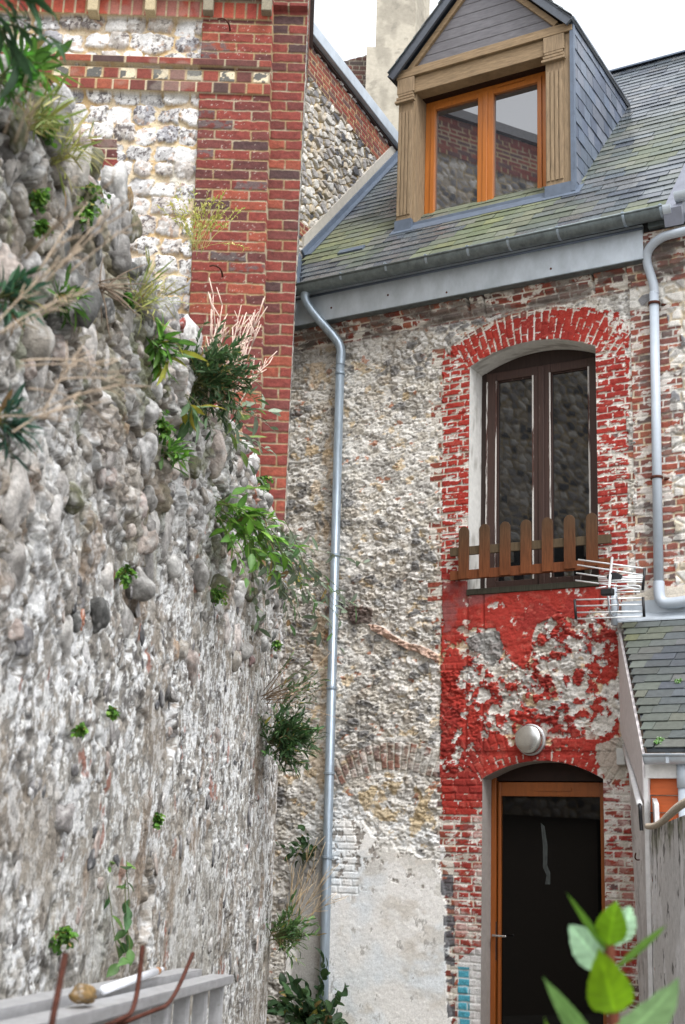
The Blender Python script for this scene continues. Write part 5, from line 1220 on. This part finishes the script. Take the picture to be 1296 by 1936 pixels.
# ------------------------------------------------------------------ ladder on rusty hooks
L1, L2 = lat(443, 1843, .72), lat(100, 1929, .72); ld = norm(L1-L2); ladder = thing('ladder', 'aluminium extension ladder hung sideways on rusty hooks along the garden wall', 'ladder', lat(250, 1900, .78)-ZUP*.3)
ls = norm(np.cross(ld, ZUP)); ls = ls if ls[0] > 0 else -ls; lu = norm(np.cross(ls, ld)); lu = lu if lu[2] > 0 else -lu
for off, back, RL in ((0., 0., 3.4), (-.098, .075, 3.3)):
    E = L1+ls*off-ld*back
    if off: E = lat(383, 1832, .72+.098)
    for z in (0., -.37):
        mb = MB(); e0 = E+lu*z
        mb.box(e0-ls*.075, ls*.075, -ld*RL, -lu*.003); mb.box(e0-ls*.003-lu*.0032, ls*.003, -ld*RL, -lu*.022); mb.box(e0-ls*.075-lu*.0032, ls*.003, -ld*RL, -lu*.022); mb.box(e0-ls*.072-lu*.0252, ls*.069, -ld*RL, -lu*.003)
        mb.box(e0-ls*.06-lu*.004, ls*.045, -ld*.004, -lu*.02)
        mb.build('stile', M['alu'], ladder, bevel=.0015)
    for k in range(11):
        c = E-ls*.0375-ld*(.10+.28*k)-lu*.0284; mb = MB()
        mb.box(c-ls*.018-ld*.018, ls*.036, ld*.036, -lu*.34)
        for q in (-.012, 0, .012): mb.box(c+ls*.0182-ld*(.003-q), ls*.003, ld*.006, -lu*.34)
        mb.build('rung', M['alu'], ladder, bevel=.003)
HK = (('rusty iron hook nearest the camera end of the hung ladder', [(96, 1960), (100, 1925), (112, 1868), (124, 1804)], .60),
      ('rusty iron hook curling up in front of the middle of the hung ladder', [(236, 1926), (252, 1912), (262, 1866), (270, 1788)], .645),
      ('rusty iron hook leaning outwards by the far end of the hung ladder', [(296, 1908), (316, 1903), (338, 1868), (365, 1803)], .66))
for lab, pts, off in HK:
    Q = [lat(x, y, off) for x, y in pts]; w = Q[0]-ls*(1.125-off)*.98+A3(0, 0, -.02)
    w = w-ZUP*.13
    mb = MB(); mb.tube(smooth_path([w, w*.6+Q[0]*.4-ZUP*.03]+Q, 3), .0050, 10)
    tag(mb.build('iron_hook', M['rust'], None, True), lab, 'hook', 'rusty hooks holding the ladder')
a, b = lat(207, 1868, .80), lat(303, 1834, .815); a = a+ZUP*.0; r_ = .0100
tb = thing('plastic_tube', 'white plastic tube with a brown ring lying on the ladder', 'tube', (a+b)/2); d_ = norm(b-a); ll = np.linalg.norm(b-a)
mb = MB(); mb.tube([a-d_*.06, a+d_*ll*.90], r_, 16, (.78, .80, .84)); mb.build('barrel', M['tubew'], tb, True)
mb = MB(); mb.tube([a+d_*ll*.90, a+d_*ll*.96], r_*1.02, 16, (.34, .15, .05)); mb.build('ring', M['tubew'], tb, True)
mb = MB(); mb.tube([a+d_*ll*.96, a+d_*ll*1.02, a+d_*ll*1.08], [r_*.8, r_*.75, r_*.4], 12, (.62, .64, .68)); mb.build('nozzle', M['tubew'], tb, True)
P = lat(158, 1884, .755); mb = MB(); mb.stone(P+ZUP*.004, [ld*.052, ls*.024, ZUP*.020], 77, (.30, .19, .075), True, .12); mb.stone(P+ld*.04-ZUP*.004, [ld*.028, ls*.018, ZUP*.013], 78, (.27, .165, .06), True, .12)
tag(mb.build('sandstone_lump', M['cobble'], None, True), 'yellowish lump of stone resting on the near stile of the ladder', 'stone')

# ------------------------------------------------------------------ plants
NOR = LN
def bezier(p, d, L, droop, n=7, wob=0., rg=random):
    P = []; q = np.array(p, float); d = norm(d)
    for i in range(n):
        P.append(q.copy()); q = q+d*L/(n-1); d = norm(d+A3(rg.uniform(-wob, wob), rg.uniform(-wob, wob), rg.uniform(-wob, wob))-ZUP*droop/(n-1))
    return P
def rdir(rg, main, spread):
    return norm(norm(main)+spread*A3(rg.gauss(0, 1), rg.gauss(0, 1), rg.gauss(0, 1)))
LANCE = (.25, .8, 1., .75, 0.); ROUND = (.35, .95, 1., .8, .25); OVAL = (.2, .75, 1., .85, .5, 0.); LINEAR = (.5, .95, 1., .8, 0.)
def shrub(name, label, cat, P, main, stems, slen, spread, droop, nleaf, L, W, cols, prof=LANCE, seed=1, group=None, stemcol=(.12, .13, .05), sr=.002, curl=.3, start=.25, lspread=.9, upb=.4, leafless=0.):
    rg = random.Random(seed); root = thing(name, label, cat, P, group); fb = MB(); sb = MB()
    for i in range(stems):
        d = rdir(rg, main, spread); ln = slen*rg.uniform(.55, 1.1); pts = bezier(np.asarray(P)+A3(rg.gauss(0, 1), rg.gauss(0, 1), rg.gauss(0, 1))*slen*.06, d, ln, droop*rg.uniform(.6, 1.3), 8, .12, rg)
        sb.tube(pts, [sr*(1-.6*k/7) for k in range(8)], 5, stemcol)
        if rg.random() < leafless: continue
        n = max(2, int(nleaf*rg.uniform(.7, 1.2)))
        for k in range(n):
            t = start+(1-start)*(k+rg.random()*.6)/n; x = min(6.99, t*7); j = int(x); p = pts[j]+(pts[min(7, j+1)]-pts[j])*(x-j); dd = norm(pts[min(7, j+1)]-pts[max(0, j-1)])
            ld_ = norm(dd*(.5+.5*t)+A3(rg.gauss(0, 1), rg.gauss(0, 1), rg.gauss(0, 1))*lspread*.55+ZUP*upb*.3)
            c = np.array(rg.choice(cols))*rg.uniform(.7, 1.3); s = rg.uniform(.5, 1.2)
            if rg.random() < .05: c = np.array(rg.choice([(.30, .22, .09), (.24, .15, .07), (.36, .33, .08)]))
            leaf(fb, p, ld_, rdir(rg, ZUP*.8+NOR*.5, .4), L*s, W*s, c, rg.uniform(0, curl*2)-curl*.3, .3, prof)
    sb.build('stems', M['stalk'], root, True)
    if fb.n: fb.build('foliage', M['leaf'], root, True)
    return root
def stalks(label, P, main, n, L, spread, seed, col=(.42, .32, .20), r=.0025, droop=.2, group='dry stalks on the garden wall', pods=True, base=.03):
    rg = random.Random(seed); root = thing('dry_stalks', label, 'dry plant', P, group); mb = MB(); pb = MB()
    for i in range(n):
        d = rdir(rg, main, spread); pts = bezier(np.asarray(P)+A3(rg.gauss(0, 1), rg.gauss(0, 1), rg.gauss(0, .5))*base, d, L*rg.uniform(.5, 1.1), droop, 8, .06, rg); c = np.array(col)*rg.uniform(.75, 1.25)
        mb.tube(pts, [r*(1-.55*k/7) for k in range(8)], 5, c)
        if pods:
            for k in range(3, 8):
                for _ in range(2):
                    if rg.random() < .75: mb.tube([pts[k], pts[k]+norm(norm(pts[k]-pts[k-1])+A3(rg.gauss(0, 1), rg.gauss(0, 1), rg.gauss(0, 1))*.28)*L*rg.uniform(.12, .24)], [r*.75, r*.4], 4, c*1.12)
    mb.build('stems', M['stalk'], root, True)
    if pb.n: pb.build('seed_pods', M['stalk'], root, True)
    return root
G1 = [(.065, .15, .028), (.09, .20, .04), (.05, .11, .03)]; G2 = [(.14, .31, .04), (.11, .26, .04), (.19, .34, .06)]; GD = [(.032, .072, .028), (.045, .092, .036), (.06, .115, .042)]
GG = [(.16, .20, .14), (.22, .26, .19), (.12, .17, .10)]; GY = [(.35, .36, .05), (.25, .30, .05), (.42, .34, .04)]
W = onwall
grp = 'weeds rooted in the garden wall'
# wallflower bush at the top of the wall, with neighbours
shrub('wallflower', 'dark green bushy wallflower topping the garden wall beside pale dry seed stalks', 'plant', W(365, 725, .03), NOR*.8+LD*.1+ZUP*.45, 95, .27, .7, .3, 18, .045, .011, GD+[(.06, .12, .04)], LINEAR, 11, grp)
stalks('bundle of pale pinkish dry seed stalks standing up from the dark wallflower', W(405, 770, .10), ZUP+LD*.45+LN*.15, 20, .52, .16, 12, (.56, .42, .35), .0042, -.1, base=.05)
shrub('sage_leaved_plant', 'low plant with big soft leaves, a few yellow, hanging under the wallflower', 'plant', W(345, 745, .05), NOR*.6-ZUP*.7+LD*.2, 9, .15, .5, .8, 3, .105, .036, [(.13, .21, .11), (.18, .27, .15), (.10, .19, .08), (.42, .36, .05)], OVAL, 13, grp, start=.5)
shrub('grey_leaved_sprig', 'grey woolly leaved sprig reaching right over the wall in front of the brick pier', 'plant', W(408, 768, .03), LD*.9+NOR*.35-ZUP*.15, 8, .48, .16, .35, 9, .085, .028, GG+[(.20, .30, .08)], LANCE, 14, grp, stemcol=(.3, .3, .24))
shrub('bright_leafy_weed', 'bright green broad pointed leaves arching from the wall face, largest weed there', 'plant', W(408, 955, .03), NOR*.6+LD*.35-ZUP*.25, 22, .42, .36, .8, 10, .085, .034, G2+[(.09, .20, .04)], OVAL, 15, grp, start=.2)
shrub('silvery_weed', 'silvery green leafy branch trailing right from the bright leafy weed', 'plant', W(470, 985, .04), LD*.9+NOR*.3-ZUP*.30, 22, .95, .20, .45, 16, .085, .028, GG+[(.12, .24, .09)], LANCE, 16, grp, start=.1)
shrub('narrow_leaved_bush', 'dense dark green narrow leaved bush at the wall end by the grey downpipe', 'plant', W(516, 1400, .07), NOR*.9+LD*.1+ZUP*.15, 95, .27, .75, .15, 16, .055, .013, GD+[(.06, .13, .045), (.08, .17, .05)], LINEAR, 17, grp)
shrub('sparse_bush', 'thin sparse leaved bush with woody twigs just above the dense dark bush', 'plant', W(505, 1320, .05), NOR*.75+ZUP*.55, 22, .36, .35, .0, 9, .045, .012, [(.10, .16, .07), (.14, .19, .09), (.07, .12, .05)], LINEAR, 18, grp, start=.5, stemcol=(.2, .14, .09), sr=.0025, leafless=.2)
stalks('dry wiry stems poking out past the wall end in front of the grey downpipe', W(525, 1330, .06), NOR*.8+ZUP*.5+LD*.2, 8, .50, .30, 19, (.40, .28, .17), .0020, .1, pods=False)
shrub('willowy_tuft', 'light green tuft of narrow leaves at the wall end above the ivy', 'plant', W(520, 1770, .04), NOR*.8+ZUP*.35, 36, .26, .6, .2, 12, .06, .014, [(.10, .19, .06), (.15, .25, .09), (.07, .14, .05)], LINEAR, 20, grp)
stalks('tan dry stems fanning up beside the lower part of the downpipe', W(525, 1790, .05), NOR*.5+ZUP*.95, 9, .62, .26, 22, (.44, .32, .18), .0022, .15)
# ivy at the foot of the house wall
shrub('ivy', 'dark broad leaved ivy mass at the foot of the grey downpipe', 'ivy', at_w(598, 1960, .25), EN*.5+ZUP*.9, 40, .62, .5, .9, 10, .115, .075, GD+[(.03, .07, .03)], ROUND, 23, None, start=.2)
shrub('ivy_sprig', 'dark ivy sprig climbing the house wall behind the downpipe', 'ivy', at_w(578, 1640, .08), ZUP*.9+EN*.3, 9, .42, .4, .7, 8, .085, .05, GD, ROUND, 24, None, start=.2)
# small growth on the face of the wall
small = [  # x, y, kind, size
    (492, 905, 'round', .085, 'hanging cushion of small round bright leaves near the top far end of the wall'),
    (402, 1120, 'round', .07, 'dark little round leaved clump below the bright leafy weed'),
    (300, 862, 'lance', .10, 'small rosette of narrow shiny leaves half way along the wall face'),
    (300, 800, 'round', .06, 'patch of tiny green leaves right under the wallflower'),
    (232, 1080, 'round', .05, 'tiny green tuft on the wall left of the bright leafy weed'),
    (292, 1545, 'round', .04, 'small mossy tuft alone on the pale lower wall'),
    (115, 1760, 'round', .05, 'small leafy tuft just above the ladder'),
    (160, 365, 'round', .075, 'clump of small fresh leaves below the crest stones at the near end of the wall'),
    (62, 372, 'round', .045, 'little fresh green tuft among the blurred dry stalks'),
    (105, 575, 'lance', .085, 'upright green lance leaved tuft among pebbles at the near end of the wall'),
    (285, 640, 'lance', .13, 'hanging tuft of lance leaves, some yellow, left of the wallflower'),
    (245, 585, 'grass', .12, 'wispy yellow green grass on the wall left of the wallflower'),
    (100, 300, 'grass', .09, 'yellowish grassy tuft near the crest at the near end of the wall'),
    (520, 1215, 'round', .05, 'small green fringe near the far edge of the wall'),
    (150, 1375, 'round', .022, 'tiny green spot low on the near wall face'),
    (210, 1345, 'round', .022, 'tiny green spot beside a dark pit on the wall face'),
    (30, 130, 'lance', .10, 'fresh green rosette high on the near end of the wall'),
    (85, 230, 'round', .06, 'yellow green tuft on the crest beside the topmost flint boulder'),
    (40, 250, 'grass', .10, 'blurred yellow grass at the near edge above the dry stalks'),
    (150, 400, 'round', .045, 'small fresh leaves below the white crest boulder'),
    (235, 560, 'round', .04, 'few small leaves in the crack below the mossy crest stones'),
    (75, 425, 'round', .03, 'small leaf cluster under the fresh green tuft'),
]
for i, (x, y, kd, sz, lab) in enumerate(small):
    if kd == 'round': shrub('wall_weed', lab, 'weed', W(x, y, .03), NOR*.8-ZUP*.4, int(10+sz*160), sz, .6, 1.2, 9, .016+.05*sz, .014+.05*sz, G1+G2, ROUND, 40+i, grp, sr=.0012, start=.05)
    elif kd == 'lance': shrub('wall_weed', lab, 'weed', W(x, y, .03), NOR*.7+ZUP*(.5 if i != 10 else -.5), int(6+sz*60), sz, .55, 1., 7, sz*.75, sz*.17, G1+G2[:2]+([GY[0]] if i == 10 else []), LANCE, 40+i, grp, sr=.0015, start=.1)
    else: shrub('wall_grass', lab, 'grass tuft', W(x, y, .02), NOR*.6+ZUP*.7, 34, sz*1.5, .45, .8, 3, sz*.8, .006, [(.30, .32, .08), (.20, .26, .07), (.40, .36, .14)], LINEAR, 40+i, grp, stemcol=(.33, .33, .12), sr=.001)
# fern like leaf running down a crack
shrub('hart_tongue_fern', 'long lobed green leaf hanging down a crack above the ladder', 'fern', W(217, 1650, .02), -ZUP+NOR*.12, 3, .36, .06, .0, 9, .06, .035, [(.16, .30, .06), (.10, .20, .06), (.06, .13, .05)], OVAL, 60, grp, start=.0)
# blurred growth close to the camera at the top left
shrub('overhanging_shrub', 'out of focus dark green leaves overhanging from the crest at the top corner', 'plant', lat(-30, -10, .90), LD*.2+NOR*.9, 9, .15, .5, .3, 7, .085, .022, [(.05, .12, .045), (.04, .09, .04)], LANCE, 61, None)
shrub('wall_rosette', 'blurred blue green rosette at the near edge of the wall, upper one', 'plant', lat(-8, 565, .93), NOR+ZUP*.3, 12, .09, .6, .3, 9, .055, .011, [(.04, .10, .06), (.05, .13, .06)], LINEAR, 62, grp)
shrub('wall_rosette', 'blurred blue green rosette at the near edge of the wall, lower one', 'plant', lat(-14, 800, .93), NOR+ZUP*.2, 12, .08, .6, .3, 9, .055, .011, [(.04, .10, .07), (.05, .12, .08)], LINEAR, 63, grp)
shrub('wall_rosette', 'blurred fresh green rosette at the near edge just below the overhanging leaves', 'plant', lat(-6, 150, .95), NOR+LD*.3, 10, .07, .6, .3, 8, .055, .012, [(.08, .26, .03), (.06, .18, .03)], LINEAR, 64, grp)
for i, (x, y, tx, ty, n, lab) in enumerate(((40, 480, 150, 300, 4, 'blurred dry stalks rising at the near edge of the wall, uppermost bunch'), (70, 700, 300, 545, 5, 'blurred tan dry stalks sweeping up across the near wall, longest bunch'), (10, 640, 190, 500, 3, 'blurred dry stalks leaning right among pebbles, flattest bunch'), (20, 790, 220, 690, 3, 'few blurred dry stems low on the near wall'), (120, 520, 260, 380, 5, 'blurred dry stalks reaching up before the crest stones'), (20, 260, 120, 110, 3, 'blurred dry stalks before the flint panel at the top corner'))):
    o_ = .66; p = lat(x, y, o_); q = lat(tx, ty, o_-.10); d = q-p
    stalks(lab, p, d, n, np.linalg.norm(d)*.72, .20, 70+i, (.38, .30, .22), .0016, .25, base=.03)
# umbel on the flint panel
um = atY(372, 470, 8.3)
shrub('fennel', 'feathery yellow green flowering plant in front of the flint panel', 'plant', um, ZUP*.9+LN*.1, 34, .44, .36, .25, 22, .030, .012, [(.42, .42, .10), (.33, .36, .09), (.48, .44, .16)], ROUND, 80, grp, stemcol=(.36, .38, .12), sr=.0016, start=.45)
# fallen looking roots by the crest
shrub('dead_twigs', 'tangle of brown dead twigs below the crest stones', 'dry plant', W(190, 545, .04), NOR*.8-ZUP*.2, 14, .18, .6, .4, 0, .01, .004, [(.2, .15, .1)], LINEAR, 81, grp, stemcol=(.22, .165, .12), sr=.003, leafless=1.)

# ------------------------------------------------------------------ sapling close to the camera
SY = 1.75
def sp(x, y, dy=0.): return atY(x, y, SY+dy)
sap = thing('sapling', 'young sapling with a red stem and bright green leaves in front of the door', 'plant', sp(1165, 1936)*A3(1, 1, 0))
mb = MB(); g = sp(1165, 1936); base_ = A3(g[0]+.02, g[1]+.03, 0)
mb.tube(smooth_path([base_, sp(1170, 2300), sp(1163, 1960), sp(1156, 1850), sp(1152, 1790), sp(1150, 1765)], 3), .007, 10, (.15, .045, .025))
mb.build('stem', M['stalk'], sap, True)
def fl(b, t, wpx, col, db=0., dt=0., curl=.15, fold=.3, face=0., prof=(.06, .45, .8, .97, 1., .92, .72, .42, 0.)):
    B = sp(*b, db); T = sp(*t, dt); d = T-B; L = np.linalg.norm(d); up = norm(norm(-ray(*b))+A3(face, 0, 0)); m = MB()
    d = norm(d); sd = norm(np.cross(d, up)); nn_ = np.cross(sd, d); Wd_ = wpx/FPX*SY; V = []; C = []; k = len(prof)*3; NX = 6
    for i in range(k+1):
        t_ = i/k; w = np.interp(t_*(len(prof)-1), range(len(prof)), prof)*Wd_*.5; w *= 1+.025*math.sin(i*2.4)
        c = B+d*L*t_+nn_*L*curl*4*t_*(1-t_)
        for j in range(-NX, NX+1):
            s = j/NX; V.append(c+sd*w*s+nn_*(abs(s)*w*fold+.0012*math.sin(t_*38-abs(s)*9)*abs(s)))
            vein = .82 if (math.sin(t_*38-abs(s)*9) > .8 and abs(s) < .95) else 1.
            C.append(np.array(col)*(1.35 if j == 0 else vein))
    mfc = 2*NX+1; F = [[i*mfc+j, i*mfc+j+1, (i+1)*mfc+j+1, (i+1)*mfc+j] for i in range(k) for j in range(2*NX)]
    m.add(V, F, np.array(C)); m.tube([sp(*b, db), B+d*L*.02], .0015, 5, (.2, .1, .04)); return m.build('leaf', M['leaf_fg'], sap, True)
LG = (.22, .40, .012); LM = (.16, .33, .05); LP = (.36, .58, .36)
fl((1163, 1915), (1132, 1792), 78, LG, -.05, -.14, .10, .22)
fl((1150, 1788), (1166, 1702), 56, (.20, .40, .015), -.02, -.05, .1, .3)
fl((1160, 1790), (1192, 1712), 44, LP, .03, .06, .1, .25, .5)
fl((1148, 1838), (1076, 1748), 62, LP, -.01, .05, -.05, .18, -.3)
fl((1150, 1800), (1070, 1686), 13, (.16, .34, .04), 0, -.06, .10, .3)
fl((1160, 1835), (1262, 1748), 14, (.20, .38, .07), 0, -.08, -.05, .3)
fl((1120, 1985), (1026, 1846), 36, (.22, .42, .12), -.04, -.16, .12, .35)
fl((1148, 1970), (1284, 1848), 76, (.30, .50, .22), -.04, -.20, .06, .2, .4)
fl((1050, 2010), (1030, 1922), 16, (.2, .38, .05), -.04, -.1, .1, .3)

# ------------------------------------------------------------------ ground, sky, light, camera
gm, t, b = nt('ground'); v = coords(t)
c = mixn(t, (.16, .145, .12), (.26, .25, .22), ramp(t, noise(t, 3, 6, .7, v), [(.35, 0.), (.7, 1.)])); c = mulc(t, c, ramp(t, noise(t, 60, 4, .7, v), [(.25, .6), (.75, 1.4)]))
t.links.new(c, b.inputs['Base Color']); b.inputs['Roughness'].default_value = .95; bump(t, b, noise(t, 40, 6, .7, v), .6, .02)
o = make_mesh('ground', [(-60, -60, 0), (60, -60, 0), (60, 60, 0), (-60, 60, 0)], [[0, 1, 2, 3]], gm, base=(0, 0, 0)); o['kind'] = 'structure'

SUN_EL, SUN_AZ = math.radians(57), math.radians(156)      # azimuth from +Y towards +X: high behind the viewer, veiled by cloud
w = bpy.data.worlds.new('World'); SC.world = w; w.use_nodes = True; t = w.node_tree; bg = t.nodes['Background']
sky = t.nodes.new('ShaderNodeTexSky'); sky.sky_type = 'NISHITA'; sky.sun_disc = False; sky.sun_elevation = SUN_EL; sky.sun_rotation = SUN_AZ; sky.air_density = 1.2; sky.dust_density = 4.
hs = t.nodes.new('ShaderNodeHueSaturation'); hs.inputs['Saturation'].default_value = .12; hs.inputs['Value'].default_value = 1.0
t.links.new(sky.outputs[0], hs.inputs['Color'])
# overcast: an even bright cloud layer, brightest round the veiled sun
tc = t.nodes.new('ShaderNodeTexCoord'); dt = t.nodes.new('ShaderNodeVectorMath'); dt.operation = 'DOT_PRODUCT'
sdv = (math.sin(SUN_AZ)*math.cos(SUN_EL), math.cos(SUN_AZ)*math.cos(SUN_EL), math.sin(SUN_EL))
t.links.new(tc.outputs['Generated'], dt.inputs[0]); dt.inputs[1].default_value = sdv
mr = t.nodes.new('ShaderNodeMapRange'); mr.interpolation_type = 'SMOOTHSTEP'; mr.inputs['From Min'].default_value = .55; mr.inputs['From Max'].default_value = 1.; mr.inputs['To Min'].default_value = 0.; mr.inputs['To Max'].default_value = 2.5
t.links.new(dt.outputs['Value'], mr.inputs['Value'])
ad = t.nodes.new('ShaderNodeMath'); ad.operation = 'ADD'; ad.inputs[1].default_value = 3.9; t.links.new(mr.outputs[0], ad.inputs[0])
cc_ = t.nodes.new('ShaderNodeCombineColor')
for k, g_ in enumerate((.95, .99, 1.06)):
    q = t.nodes.new('ShaderNodeMath'); q.operation = 'MULTIPLY'; q.inputs[1].default_value = g_; t.links.new(ad.outputs[0], q.inputs[0]); t.links.new(q.outputs[0], cc_.inputs[k])
mxs = t.nodes.new('ShaderNodeMix'); mxs.data_type = 'RGBA'; mxs.blend_type = 'ADD'; mxs.inputs['Factor'].default_value = 1.
t.links.new(hs.outputs[0], mxs.inputs[6]); t.links.new(cc_.outputs[0], mxs.inputs[7])
t.links.new(mxs.outputs[2], bg.inputs['Color']); bg.inputs['Strength'].default_value = .15
sl_ = bpy.data.lights.new('sun', 'SUN'); sl_.energy = 1.5; sl_.angle = math.radians(14); sl_.color = (1., .985, .965)
so = bpy.data.objects.new('sun', sl_); COLL.objects.link(so)
sd_ = Vector((math.sin(SUN_AZ)*math.cos(SUN_EL), math.cos(SUN_AZ)*math.cos(SUN_EL), math.sin(SUN_EL)))
so.rotation_euler = sd_.to_track_quat('Z', 'Y').to_euler(); so.location = (0, -5, 20)
cam = bpy.data.cameras.new('camera'); co = bpy.data.objects.new('camera', cam); COLL.objects.link(co)
cam.sensor_fit = 'VERTICAL'; cam.sensor_height = 24.; cam.lens = 24.*FPX/1936; cam.clip_end = 500; cam.clip_start = .05
from mathutils import Matrix
m3 = Matrix((CR, CU, -_fw)).transposed(); co.matrix_world = Matrix.Translation(Vector(CAM)) @ m3.to_4x4()
cam.dof.use_dof = True; cam.dof.focus_distance = 9.5; cam.dof.aperture_fstop = 4.0
SC.camera = co
vs = SC.view_settings; vs.view_transform = 'Standard'; vs.look = 'None'; vs.exposure = .42; vs.gamma = 1.; vs.use_curve_mapping = False
SC.render.engine = 'CYCLES'; SC.cycles.use_denoising = True; SC.cycles.max_bounces = 6
